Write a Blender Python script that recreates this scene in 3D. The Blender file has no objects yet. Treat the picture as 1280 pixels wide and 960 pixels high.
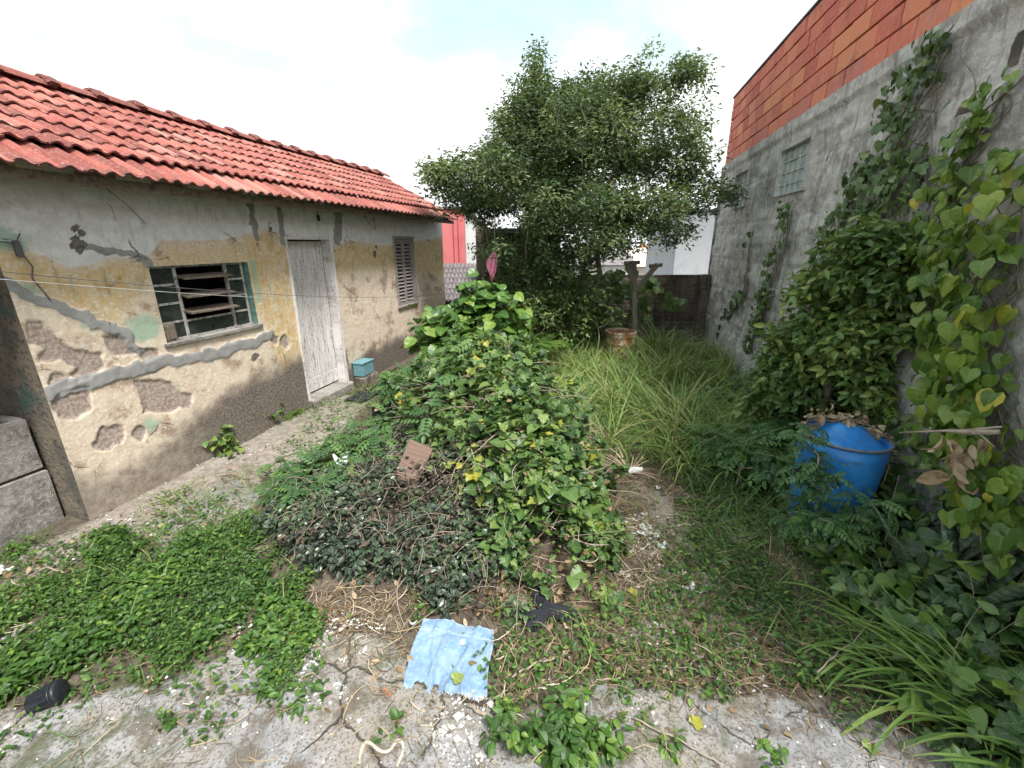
import bpy, math, random
import numpy as np
rng = np.random.default_rng(7)
random.seed(7)
PI = math.pi
scene = bpy.context.scene
COL = scene.collection

# ------------------------------------------------------------ measuring helpers
FPX = 543.0; PITCH = math.radians(18.0); CAMH = 2.15
cP, sP = math.cos(PITCH), math.sin(PITCH)
def ray(px, py):
    u = px - 640.0; v = 480.0 - py
    return np.array([u, FPX*cP + v*sP, -FPX*sP + v*cP])/FPX
def at(px, py, Y):
    d = ray(px, py); t = Y/d[1]; return np.array([0, 0, CAMH]) + d*t
def onz(px, py, z=0.0):
    d = ray(px, py); t = (z-CAMH)/d[2]; return np.array([0, 0, CAMH]) + d*t
HC = np.array([-3.4455, 3.0271])                       # near corner of the house
HD = np.array([155., 571.]); HD /= np.hypot(*HD)       # along the facade
HN = np.array([HD[1], -HD[0]])                         # out of the facade, into the yard
RN = np.array([571., -118.]); RN /= np.hypot(*RN)      # towards the concrete wall
RD = np.array([-RN[1], RN[0]])                         # along it
RDIST = 2.35
def hw(s, z, off=0.0):
    s = np.asarray(s, float); z = np.asarray(z, float); off = np.asarray(off, float)
    x = HC[0] + HD[0]*s + HN[0]*off; y = HC[1] + HD[1]*s + HN[1]*off
    return np.stack(np.broadcast_arrays(x, y, z), -1)
def rwp(s, z, off=0.0):
    s = np.asarray(s, float); z = np.asarray(z, float); off = np.asarray(off, float)
    x = RN[0]*(RDIST-off) + RD[0]*s; y = RN[1]*(RDIST-off) + RD[1]*s
    return np.stack(np.broadcast_arrays(x, y, z), -1)
def hs(px, py, off=0.0):
    d = ray(px, py); t = (np.dot(HN, HC)+off)/np.dot(HN, d[:2]); w = np.array([0, 0, CAMH]) + d*t
    return float(np.dot(w[:2]-HC, HD)), float(w[2])
def rs(px, py):
    d = ray(px, py); t = RDIST/np.dot(RN, d[:2]); w = np.array([0, 0, CAMH]) + d*t
    return float(np.dot(w[:2], RD)), float(w[2])

# ------------------------------------------------------------ numpy noise
def _h(a, seed):
    x = (a.astype(np.int64)*np.array([73856093, 19349663, 83492791][:a.shape[-1]])).sum(-1) + seed*974634777
    x = (x ^ (x >> 13))*1274126177 & 0xffffffff
    x = (x ^ (x >> 16))*2246822519 & 0xffffffff
    x = x ^ (x >> 15)
    return (x & 0xffffff)/float(0xffffff)
def vnoise(P, seed=0):
    P = np.asarray(P, float); i = np.floor(P).astype(np.int64); f = P-i; f = f*f*(3-2*f)
    k = P.shape[-1]; out = 0
    for c in range(2**k):
        off = np.array([(c >> j) & 1 for j in range(k)])
        w = np.prod(np.where(off == 1, f, 1-f), axis=-1)
        out = out + w*_h(i+off, seed)
    return out
def fbm(P, seed=0, oct=4, gain=.5):
    P = np.asarray(P, float); a = 1.0; s = 0; t = 0
    for o in range(oct):
        s = s + a*vnoise(P*2**o + 17.3*o, seed+o); t += a; a *= gain
    return s/t
def sstep(a, b, x):
    t = np.clip((x-a)/(b-a), 0, 1); return t*t*(3-2*t)

# ------------------------------------------------------------ terrain
HEAP = [(0.16, 3.0, .48, .55, .33), (-.1, 3.8, .75, .70, .42), (-.65, 4.6, .75, .8, .42), (-.75, 2.95, .75, .5, .24), (.25, 4.6, .7, .7, .25)]
def gz(x, y):
    x = np.asarray(x, float); y = np.asarray(y, float)
    z = 0
    for cx, cy, rx, ry, h in HEAP:
        r2 = ((x-cx)/rx)**2 + ((y-cy)/ry)**2
        z = z + h*np.exp(-r2**1.3*.9)
    P = np.stack(np.broadcast_arrays(x, y), -1)
    z = np.minimum(z, .7)
    z = z + .05*(fbm(P*1.3, 3)-.5) + .02*(fbm(P*6, 5)-.5)
    z = z - 5.0*sstep(11, 24, y) - .3*sstep(9.0, 10.2, y)*0
    return z
def G(px, py):
    z = 0.0
    for _ in range(12):
        p = onz(px, py, z); z = .5*z+.5*float(gz(p[0], p[1]))
    return np.array([p[0], p[1], float(gz(p[0], p[1]))])
def gpoly(pts): return np.array([onz(*p)[:2] for p in pts])
def inpoly(P, poly):
    x, y = P[..., 0], P[..., 1]; ins = np.zeros(x.shape, bool); n = len(poly)
    for i in range(n):
        x0, y0 = poly[i]; x1, y1 = poly[(i+1) % n]
        c = ((y0 > y) != (y1 > y)) & (x < (x1-x0)*(y-y0)/(y1-y0+1e-12)+x0)
        ins ^= c
    return ins
def segdist(P, A, B):
    A = np.array(A); B = np.array(B); d = B-A
    t = np.clip(((P-A)@d)/(d@d+1e-12), 0, 1)
    return np.linalg.norm(P-(A+t[..., None]*d), axis=-1), t
def polysd(P, poly):
    d = np.full(P.shape[:-1], 1e9)
    for i in range(len(poly)):
        q, _ = segdist(P, poly[i], poly[(i+1) % len(poly)]); d = np.minimum(d, q)
    return np.where(inpoly(P, poly), d, -d)

# ------------------------------------------------------------ objects
def tag(o, label=None, cat=None, group=None, kind=None):
    if label: o['label'] = label
    if cat: o['category'] = cat
    if group: o['group'] = group
    if kind: o['kind'] = kind
    return o
def thing(name, label, cat, loc=(0, 0, 0), group=None):
    o = bpy.data.objects.new(name, None); COL.objects.link(o)
    o.empty_display_size = .1
    o.location = [float(v) for v in loc]
    return tag(o, label, cat, group)
class MB:
    def __init__(s): s.V = []; s.L = []; s.T = []; s.A = []; s.M = []; s.n = 0
    def raw(s, V, L, T, A=None, m=0):
        V = np.asarray(V, float).reshape(-1, 3)
        s.V.append(V); s.L.append(np.asarray(L, np.int64)+s.n); s.T.append(np.asarray(T, np.int64))
        if A is None: A = np.zeros((len(V), 3))
        elif isinstance(A, str): A = V.copy()
        else: A = np.broadcast_to(np.asarray(A, float), (len(V), 3))
        s.A.append(A); s.M.append(np.full(len(T), m)); s.n += len(V); return s
    def add(s, V, F, A=None, m=0):
        return s.raw(V, [i for f in F for i in f], [len(f) for f in F], A, m)
    def box(s, c, size, ax=None, A=None, m=0, jit=0, bev=0.0):
        # ax: 3x3 rows = axes
        h = np.array(size, float)/2; c = np.array(c, float)
        ax = np.eye(3) if ax is None else np.array(ax, float)
        if bev <= 0:
            S = np.array([[i, j, k] for i in (-1, 1) for j in (-1, 1) for k in (-1, 1)], float)
            F = [(0, 1, 3, 2), (4, 6, 7, 5), (0, 4, 5, 1), (2, 3, 7, 6), (0, 2, 6, 4), (1, 5, 7, 3)]
            V = S*h
        else:
            V = []; F = []; b = min(bev, h.min()*.45)
            idx = {}
            for i in (-1, 1):
                for j in (-1, 1):
                    for k in (-1, 1):
                        sg = np.array([i, j, k], float)
                        for a in range(3):
                            q = sg*h; q = q-sg*b; q[a] = sg[a]*h[a]
                            idx[(i, j, k, a)] = len(V); V.append(q)
            for a in range(3):
                o = [x for x in range(3) if x != a]
                for sg in (-1, 1):
                    f = []
                    for p, q in ((-1, -1), (1, -1), (1, 1), (-1, 1)):
                        t = [0, 0, 0]; t[a] = sg; t[o[0]] = p; t[o[1]] = q
                        f.append(idx[(t[0], t[1], t[2], a)])
                    F.append(f)
            for a in range(3):          # edges along axis a
                o = [x for x in range(3) if x != a]
                for p in (-1, 1):
                    for q in (-1, 1):
                        t0 = [0, 0, 0]; t0[a] = -1; t0[o[0]] = p; t0[o[1]] = q
                        t1 = list(t0); t1[a] = 1
                        F.append([idx[(*t0, o[0])], idx[(*t1, o[0])], idx[(*t1, o[1])], idx[(*t0, o[1])]])
            for i in (-1, 1):
                for j in (-1, 1):
                    for k in (-1, 1): F.append([idx[(i, j, k, a)] for a in range(3)])
            V = np.array(V)
        if jit: V = V + rng.normal(0, jit, V.shape)
        return s.add(V@ax + c, F, A, m)
    def tube(s, pts, rad, n=6, A=None, m=0, cap=True):
        P = np.array(pts, float); k = len(P); r = np.broadcast_to(np.array(rad, float), (k,))
        T = np.gradient(P, axis=0); T /= np.linalg.norm(T, axis=1)[:, None]+1e-9
        up = np.array([0, 0, 1.]) if abs(T[0, 2]) < .9 else np.array([1., 0, 0])
        V = np.zeros((k, n, 3)); a = np.arange(n)/n*2*PI
        X = np.cross(T[0], up); X /= np.linalg.norm(X)
        for i in range(k):
            X = X-T[i]*np.dot(X, T[i]); X /= np.linalg.norm(X)+1e-9; Y = np.cross(T[i], X)
            V[i] = P[i]+r[i]*(np.cos(a)[:, None]*X+np.sin(a)[:, None]*Y)
        F = [(i*n+j, i*n+(j+1) % n, (i+1)*n+(j+1) % n, (i+1)*n+j) for i in range(k-1) for j in range(n)]
        if cap: F += [tuple(range(n))[::-1], tuple((k-1)*n+j for j in range(n))]
        return s.add(V.reshape(-1, 3), F, A, m)
    def grid(s, Vg, A=None, m=0, mask=None):
        r, c = Vg.shape[:2]; I = np.arange(r*c).reshape(r, c)
        q = np.stack([I[:-1, :-1], I[:-1, 1:], I[1:, 1:], I[1:, :-1]], -1)
        q = q[mask] if mask is not None else q.reshape(-1, 4)
        if A is not None: A = np.asarray(A); A = A.reshape(-1, 3) if A.ndim == 3 else A
        return s.raw(Vg.reshape(-1, 3), q.reshape(-1), np.full(len(q), 4), A, m)
    def lathe(s, prof, c, n=40, A=None, m=0, tilt=None, squash=None):
        a = np.arange(n)/n*2*PI; prof = np.array(prof, float)
        V = np.stack([prof[:, None, 0]*np.cos(a), prof[:, None, 0]*np.sin(a), np.repeat(prof[:, 1:2], n, 1)], -1)
        if squash is not None: V = squash(V)
        if tilt is not None: V = V@np.array(tilt).T
        V = V + np.array(c, float); k = len(prof)
        F = [(i*n+j, i*n+(j+1) % n, (i+1)*n+(j+1) % n, (i+1)*n+j) for i in range(k-1) for j in range(n)]
        return s.add(V.reshape(-1, 3), F, A, m)
    def build(s, name, mats, parent=None, smooth=False, extra=None):
        V = np.concatenate(s.V); L = np.concatenate(s.L); T = np.concatenate(s.T)
        A = np.concatenate(s.A); M = np.concatenate(s.M)
        if parent is not None:
            o = np.array(parent.location); p = parent.parent
            while p is not None: o = o+np.array(p.location); p = p.parent
            V = V-o
        me = bpy.data.meshes.new(name)
        me.vertices.add(len(V)); me.vertices.foreach_set('co', V.astype(np.float32).ravel())
        me.loops.add(len(L)); me.loops.foreach_set('vertex_index', L.astype(np.int32))
        st = np.concatenate([[0], np.cumsum(T)[:-1]])
        me.polygons.add(len(T)); me.polygons.foreach_set('loop_start', st.astype(np.int32))
        me.polygons.foreach_set('material_index', M.astype(np.int32))
        at_ = me.attributes.new('lv', 'FLOAT_VECTOR', 'POINT'); at_.data.foreach_set('vector', A.astype(np.float32).ravel())
        for nm, arr in (extra or {}).items():
            e = me.attributes.new(nm, 'FLOAT_VECTOR', 'POINT'); e.data.foreach_set('vector', np.asarray(arr, np.float32).ravel())
        for mt in (mats if isinstance(mats, (list, tuple)) else [mats]): me.materials.append(mt)
        me.update(calc_edges=True); me.validate()
        me.polygons.foreach_set('use_smooth', np.full(len(me.polygons), smooth))
        ob = bpy.data.objects.new(name, me); COL.objects.link(ob)
        if parent is not None: ob.parent = parent
        return ob
def struct(o): o['kind'] = 'structure'; return o
def stuff(o, label=None, cat=None): return tag(o, label, cat, None, 'stuff')

# ------------------------------------------------------------ leaf templates (x across, y along, z up)
class Tpl:
    def __init__(s, V, F, UV=None):
        s.V = np.array(V, float); s.L = np.array([i for f in F for i in f]); s.T = np.array([len(f) for f in F])
        s.UV = s.V[:, :2].copy() if UV is None else np.array(UV, float)
def t_rhomb(w=.45, f=.12):
    return Tpl([(0, 0, 0), (w/2, .45, f*w), (0, 1, 0), (-w/2, .45, f*w)], [(0, 1, 2), (0, 2, 3)], [(0, 0), (.5, .45), (0, 1), (-.5, .45)])
def t_out(side, fold=.25, wave=0.0):
    # side: (x, y) of the right margin from base to tip; midrib follows
    V = [(0, 0, 0)]; F = []; n = len(side); R = []; Lf = []; Mi = []
    for k, (x, y) in enumerate(side):
        my = min(max(y, .04*(k+1)), .98) if k < n else y
        Mi.append(len(V)); V.append((0, my, 0))
        zz = fold*x + wave*(1 if k % 2 else -1)
        R.append(len(V)); V.append((x, y, zz)); Lf.append(len(V)); V.append((-x, y, zz))
    tip = len(V); V.append((0, 1, -fold*.1))
    F += [(0, R[0], Mi[0]), (0, Mi[0], Lf[0])]
    for k in range(n-1):
        F += [(Mi[k], R[k], R[k+1], Mi[k+1]), (Mi[k+1], Lf[k+1], Lf[k], Mi[k])]
    F += [(Mi[-1], R[-1], tip), (Mi[-1], tip, Lf[-1])]
    return Tpl(V, F)
T_TREE = t_rhomb(.5)
T_OVAL = t_out([(.2, .18), (.27, .42), (.17, .75)], .3)
T_LANCE = t_out([(.12, .15), (.17, .4), (.1, .75)], .35)
T_HEART = t_out([(.24, -.14), (.45, .02), (.5, .28), (.38, .56), (.17, .82)], .22, .015)
T_LOBE = t_out([(.3, -.1), (.5, .1), (.4, .26), (.54, .5), (.3, .58), (.2, .8)], .2, .03)
T_BROAD = t_out([(.2, .04), (.36, .25), (.38, .5), (.27, .75), (.12, .92)], .2, .02)
def t_blade(w=.02, n=5):
    V = []; F = []; UV = []
    for i in range(n+1):
        y = i/n; ww = w*(1-y**2.2)*.5*(0.6+.4*min(1, y*4))
        V += [(-ww, y, ww*.5), (0, y, 0), (ww, y, ww*.5)]; UV += [(-.5, y), (0, y), (.5, y)]
        if i: a = 3*(i-1); F += [(a, a+1, a+4, a+3), (a+1, a+2, a+5, a+4)]
    return Tpl(V, F, UV)
T_GRASS = t_blade(.022); T_GRASS2 = t_blade(.045)
def t_snake(w=.13, n=8):
    V = []; F = []; UV = []
    for i in range(n+1):
        y = i/n; ww = w*.5*(.55+.45*math.sin(min(1, y*1.4)*PI/2))*(1-max(0, (y-.72)/.28)**2)
        ww = max(ww, .004)
        V += [(-ww, y, ww*.55), (0, y, 0), (ww, y, ww*.55), (0, y, -.018*(1-y*.8))]
        UV += [(-.5, y), (0, y), (.5, y), (0, y)]
        if i:
            a = 4*(i-1); b = a+4
            F += [(a, a+1, b+1, b), (a+1, a+2, b+2, b+1), (a+2, a+3, b+3, b+2), (a+3, a, b, b+3)]
    return Tpl(V, F, UV)
T_SNAKE = t_snake()
def t_pinnate(pairs=6, ln=.32, w=.5, end=True, ang=60, taper=.3, base=.18):
    V = [(-.006, 0, 0), (.006, 0, 0), (.004, 1, 0), (-.004, 1, 0)]; F = [(0, 1, 2, 3)]; UV = [(.5, 0)]*4
    t = t_out([(w*.4, .2), (w*.5, .45), (w*.3, .78)], .25) if pairs < 9 else t_rhomb(w, .1)
    items = []
    for i in range(pairs):
        y = base+(.97-base)*i/(pairs-1 if not end else pairs)
        sc = ln*(1-taper*abs(y-.45)*2 if pairs < 9 else math.sin(min(1, (1.03-y)*1.6)*PI/2)*(.7+.3*math.sin(y*PI)))
        for sg in (-1, 1): items.append((y, sg*math.radians(ang), sc))
    if end: items.append((.95, 0, ln))
    for y, a, sc in items:
        c, s_ = math.cos(a), math.sin(a); b = len(V)
        for k, v in enumerate(t.V):
            V.append((v[0]*sc*c+v[1]*sc*s_, y-v[0]*sc*s_+v[1]*sc*c, v[2]*sc-.25*sc*v[1]**2)); UV.append(tuple(t.UV[k]))
        o = 0
        for n in t.T: F.append(tuple(int(i)+b for i in t.L[o:o+n])); o += n
    return Tpl(V, F, UV)
T_PIN = t_pinnate(5, .30, .5); T_FERN = t_pinnate(18, .22, .22, False, 72)
T_PINL = t_pinnate(4, .36, .5)
def unit(v): return v/(np.linalg.norm(v, axis=-1, keepdims=True)+1e-9)
def inst(mb, t, P, D, Nn, S, bend=None, rnd=None, wid=None, m=0):
    """leaves: position P, axis D, face normal Nn, length S"""
    P = np.asarray(P, float); N = len(P)
    if N == 0: return
    D = unit(np.asarray(D, float)); X = unit(np.cross(D, Nn)); Z = np.cross(X, D)
    S = np.broadcast_to(np.asarray(S, float), (N,)); W = S if wid is None else S*wid
    b = np.full(N, .5) if bend is None else np.broadcast_to(np.asarray(bend, float), (N,))
    b = np.where(np.abs(b) < .02, .02, b)
    v = t.V; th = b[:, None]*v[None, :, 1]
    yy = np.sin(th)/b[:, None]; zz = -(1-np.cos(th))/b[:, None]+v[None, :, 2]*np.cos(th)
    xx = np.broadcast_to(v[None, :, 0], yy.shape)
    V = P[:, None]+(xx*W[:, None])[..., None]*X[:, None]+(yy*S[:, None])[..., None]*D[:, None]+(zz*S[:, None])[..., None]*Z[:, None]
    k = len(v); L = (t.L[None]+(np.arange(N)*k)[:, None]).ravel(); T = np.tile(t.T, N)
    r = rng.random(N) if rnd is None else np.asarray(rnd)
    A = np.concatenate([np.tile(t.UV, (N, 1)), np.repeat(r, k)[:, None]], 1)
    mb.raw(V.reshape(-1, 3), L, T, A, m)
def rdir(N, up=0.0, spread=1.0):
    a = rng.random(N)*2*PI
    d = np.stack([np.cos(a), np.sin(a), up+spread*rng.normal(0, .35, N)], -1); return unit(d)
def jn(n, N, j=.35):
    n = np.broadcast_to(np.asarray(n, float), (N, 3)); return unit(n+rng.normal(0, j, (N, 3)))
# ------------------------------------------------------------ materials
def mat(name):
    m = bpy.data.materials.new(name); m.use_nodes = True; nt = m.node_tree; nt.nodes.clear()
    out = nt.nodes.new('ShaderNodeOutputMaterial'); return m, nt, out
class NB:
    def __init__(s, nt): s.nt = nt
    def n(s, t, **kw):
        x = s.nt.nodes.new(t)
        for k, v in kw.items(): setattr(x, k, v)
        return x
    def lk(s, a, b): s.nt.links.new(a, b)
    def set(s, sock, v):
        if hasattr(v, 'is_linked') or isinstance(v, bpy.types.NodeSocket): s.lk(v, sock)
        else: sock.default_value = (*v, 1) if (hasattr(v, '__len__') and len(v) == 3 and sock.type == 'RGBA') else v
    def math(s, op, a, b=None, c=None, clamp=False):
        x = s.n('ShaderNodeMath', operation=op, use_clamp=clamp); s.set(x.inputs[0], a)
        if b is not None: s.set(x.inputs[1], b)
        if c is not None: s.set(x.inputs[2], c)
        return x.outputs[0]
    def mix(s, f, a, b, mode='MIX'):
        x = s.n('ShaderNodeMix', data_type='RGBA', blend_type=mode); x.clamp_factor = True
        s.set(x.inputs[0], f); s.set(x.inputs[6], a); s.set(x.inputs[7], b); return x.outputs[2]
    def noise(s, vec, scale, detail=4, rough=.55, dist=0.0, color=False):
        x = s.n('ShaderNodeTexNoise'); s.lk(vec, x.inputs['Vector']); x.inputs['Scale'].default_value = scale
        x.inputs['Detail'].default_value = detail; x.inputs['Roughness'].default_value = rough; x.inputs['Distortion'].default_value = dist
        return x.outputs['Color' if color else 'Fac']
    def step(s, v, a, b):
        x = s.n('ShaderNodeMapRange', interpolation_type='SMOOTHSTEP'); s.set(x.inputs[0], v)
        x.inputs[1].default_value = a; x.inputs[2].default_value = b; return x.outputs[0]
    def attr(s, name):
        x = s.n('ShaderNodeAttribute', attribute_name=name); return x
    def sep(s, v):
        x = s.n('ShaderNodeSeparateXYZ'); s.lk(v, x.inputs[0]); return x.outputs
    def comb(s, a, b, c):
        x = s.n('ShaderNodeCombineXYZ')
        for i, v in enumerate((a, b, c)): s.set(x.inputs[i], v)
        return x.outputs[0]
    def ramp(s, f, stops, interp='LINEAR'):
        x = s.n('ShaderNodeValToRGB'); s.lk(f, x.inputs[0]); cr = x.color_ramp; cr.interpolation = interp
        while len(cr.elements) < len(stops): cr.elements.new(.5)
        for e, (p, c) in zip(cr.elements, stops): e.position = p; e.color = (*c, 1)
        return x.outputs[0]
    def pos(s): return s.n('ShaderNodeNewGeometry').outputs['Position']
    def obj(s): return s.n('ShaderNodeTexCoord').outputs['Object']
    def bump(s, h, dist=.01, strength=1.0):
        x = s.n('ShaderNodeBump'); s.lk(h, x.inputs['Height']); x.inputs['Distance'].default_value = dist
        x.inputs['Strength'].default_value = strength; return x.outputs[0]
    def bsdf(s, out, color, rough=.8, normal=None, metal=0.0, spec=.5, **kw):
        b = s.n('ShaderNodeBsdfPrincipled'); s.set(b.inputs['Base Color'], color); s.set(b.inputs['Roughness'], rough)
        s.set(b.inputs['Metallic'], metal); b.inputs['Specular IOR Level'].default_value = spec
        if normal is not None: s.lk(normal, b.inputs['Normal'])
        for k, v in kw.items(): s.set(b.inputs[k], v)
        if out is not None: s.lk(b.outputs[0], out.inputs[0])
        return b
def leafmat(name, stops, rough=.5, trans=.3, vein=.25, stripe=None, band=None, blotch=0.0):
    m, nt, out = mat(name); b = NB(nt)
    L = b.sep(b.attr('lv').outputs['Vector']); P = b.pos()
    n1 = b.noise(P, 1.6, 2); f = b.math('ADD', L[2], b.math('MULTIPLY', b.math('SUBTRACT', n1, .5), .5), clamp=True)
    c = b.ramp(f, stops)
    au = b.math('ABSOLUTE', L[0])
    v = b.step(au, .05, .0)
    c = b.mix(b.math('MULTIPLY', v, vein), c, (.30, .38, .16))
    sv = b.math('SINE', b.math('MULTIPLY', b.math('ADD', L[1], b.math('MULTIPLY', au, -.8)), 45.0))
    c = b.mix(b.math('MULTIPLY', b.step(sv, .6, 1.0), vein*.35), c, (.25, .33, .12))
    if stripe:
        s1 = b.step(b.math('ABSOLUTE', b.math('SUBTRACT', au, .13)), .06, .03); c = b.mix(b.math('MULTIPLY', s1, .55), c, stripe)
    if band:
        n2 = b.noise(P, 26, 2, dist=1.0); z = b.math('SINE', b.math('ADD', b.math('MULTIPLY', L[1], 75.0), b.math('MULTIPLY', n2, 9.0)))
        c = b.mix(b.math('MULTIPLY', b.step(z, -.2, .6), .7), c, band)
        c = b.mix(b.math('MULTIPLY', b.step(au, .42, .49), .35), c, (.3, .33, .12))
    n3 = b.noise(P, 60, 1)
    c = b.mix(b.math('MULTIPLY', b.step(n3, .55, .8), .35+blotch), c, (.06, .05, .02) if blotch else (.10, .13, .04))
    pb = b.bsdf(None, c, rough, b.bump(sv, .0006, .5) if vein > .2 else None, spec=.5)
    if trans > 0:
        t = b.n('ShaderNodeBsdfTranslucent'); b.lk(b.mix(.35, c, (.22, .30, .03)), t.inputs[0])
        x = b.n('ShaderNodeMixShader'); x.inputs[0].default_value = trans
        b.lk(pb.outputs[0], x.inputs[1]); b.lk(t.outputs[0], x.inputs[2]); b.lk(x.outputs[0], out.inputs[0])
    else: b.lk(pb.outputs[0], out.inputs[0])
    return m
def simplemat(name, col, rough=.7, var=.15, scale=8, metal=0.0, bumpd=.003, col2=None, th=(.45, .65), spec=.4):
    m, nt, out = mat(name); b = NB(nt); P = b.obj()
    n = b.noise(P, scale, 5); n2 = b.noise(P, scale*7, 4)
    c = b.mix(b.step(n, *th), col, col2 if col2 else tuple(x*(1-var*2) for x in col))
    c = b.mix(b.math('MULTIPLY', n2, var*2), c, tuple(min(1, x*1.3) for x in col))
    rv = b.sep(b.attr('lv').outputs['Vector'])[2]
    c = b.mix(b.math('MULTIPLY', rv, .35), c, tuple(x*.55 for x in col))
    b.bsdf(out, c, rough, b.bump(b.math('ADD', n, n2), bumpd), metal, spec); return m
M = {}
G1, G2, G3, G4, YL = (.017, .045, .014), (.035, .085, .02), (.075, .15, .03), (.14, .23, .045), (.38, .37, .05)
M['tree'] = leafmat('tree_leaf', [(0, (.022, .048, .024)), (.35, (.045, .09, .042)), (.7, (.085, .145, .055)), (1, (.19, .25, .10))], .48, .33, .1)
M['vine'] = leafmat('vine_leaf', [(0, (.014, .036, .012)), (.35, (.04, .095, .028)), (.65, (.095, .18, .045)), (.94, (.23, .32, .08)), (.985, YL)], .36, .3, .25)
M['heart'] = leafmat('heart_leaf', [(0, (.05, .12, .025)), (.35, (.12, .22, .035)), (.75, (.22, .33, .05)), (.95, (.30, .38, .06)), (1, (.5, .45, .05))], .36, .35, .45)
M['ivy'] = leafmat('ivy_leaf', [(0, (.025, .06, .018)), (.5, (.07, .14, .04)), (.85, (.12, .20, .05)), (1, (.16, .22, .06))], .36, .22, .3)
M['shrub'] = leafmat('shrub_leaf', [(0, (.035, .08, .022)), (.4, (.085, .17, .042)), (.75, (.15, .25, .06)), (1, (.28, .36, .09))], .36, .28, .3)
M['cover'] = leafmat('creeping_leaf', [(0, (.022, .065, .014)), (.5, (.05, .13, .022)), (.85, (.10, .21, .03)), (1, (.20, .30, .05))], .36, .3, .25)
M['pin'] = leafmat('pinnate_leaf', [(0, (.03, .085, .03)), (.5, (.06, .15, .045)), (1, (.13, .24, .06))], .5, .3, .2)
M['fern'] = leafmat('fern_leaf', [(0, (.05, .12, .02)), (.5, (.10, .20, .03)), (1, (.18, .27, .045))], .55, .35, .1)
M['trad'] = leafmat('striped_leaf', [(0, (.018, .022, .02)), (.5, (.034, .055, .028)), (.85, (.07, .12, .04)), (1, (.14, .20, .07))], .35, .08, .0, stripe=(.13, .17, .14))
M['grass'] = leafmat('grass_blade', [(0, (.06, .14, .03)), (.45, (.14, .26, .055)), (.75, (.24, .34, .085)), (.93, (.30, .30, .10)), (1, (.45, .38, .2))], .5, .3, .2)
M['snake'] = leafmat('sword_leaf', [(0, (.045, .085, .05)), (1, (.09, .14, .08))], .35, .0, .0, band=(.17, .22, .15))
M['dead'] = leafmat('dead_leaf', [(0, (.16, .09, .045)), (.5, (.34, .22, .13)), (1, (.55, .42, .30))], .8, .15, .3)
M['straw'] = leafmat('straw', [(0, (.10, .065, .035)), (.5, (.24, .17, .10)), (.85, (.40, .31, .19)), (1, (.58, .5, .38))], .8, .0, .0)
M['bark'] = simplemat('bark', (.20, .165, .12), .9, .25, 14, col2=(.09, .075, .06), bumpd=.006)
M['barkp'] = simplemat('pale_bark', (.36, .29, .21), .9, .25, 14, col2=(.17, .13, .10), bumpd=.006)
M['stem'] = simplemat('green_stem', (.10, .13, .05), .7, .2, 20)
M['twig'] = simplemat('grey_twig', (.34, .28, .22), .85, .25, 25, col2=(.18, .14, .11))
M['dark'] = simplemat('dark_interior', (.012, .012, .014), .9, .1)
M['white'] = simplemat('white_litter', (.72, .74, .74), .7, .1, 30, bumpd=.004)
M['black'] = simplemat('black_plastic', (.018, .021, .027), .3, .2, 30, bumpd=.001)
M['blackcloth'] = simplemat('black_cloth', (.022, .024, .032), .85, .2, 120)
M['pink'] = simplemat('pink_cloth', (.70, .22, .36), .85, .1, 10, col2=(.72, .42, .50))
M['wilt'] = leafmat('wilted_leaf', [(0, (.018, .014, .012)), (.6, (.05, .036, .028)), (1, (.14, .10, .07))], .7, .05, .0)
M['wire'] = simplemat('wire', (.10, .10, .11), .6, .1)
M['wire_p'] = simplemat('pale_wire', (.45, .46, .46), .6, .1)
M['crumb'] = simplemat('plaster_crumbs', (.72, .72, .70), .9, .15, 30, col2=(.42, .38, .34))
M['chip'] = simplemat('clay_chip', (.30, .15, .09), .9, .2, 20)

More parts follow.
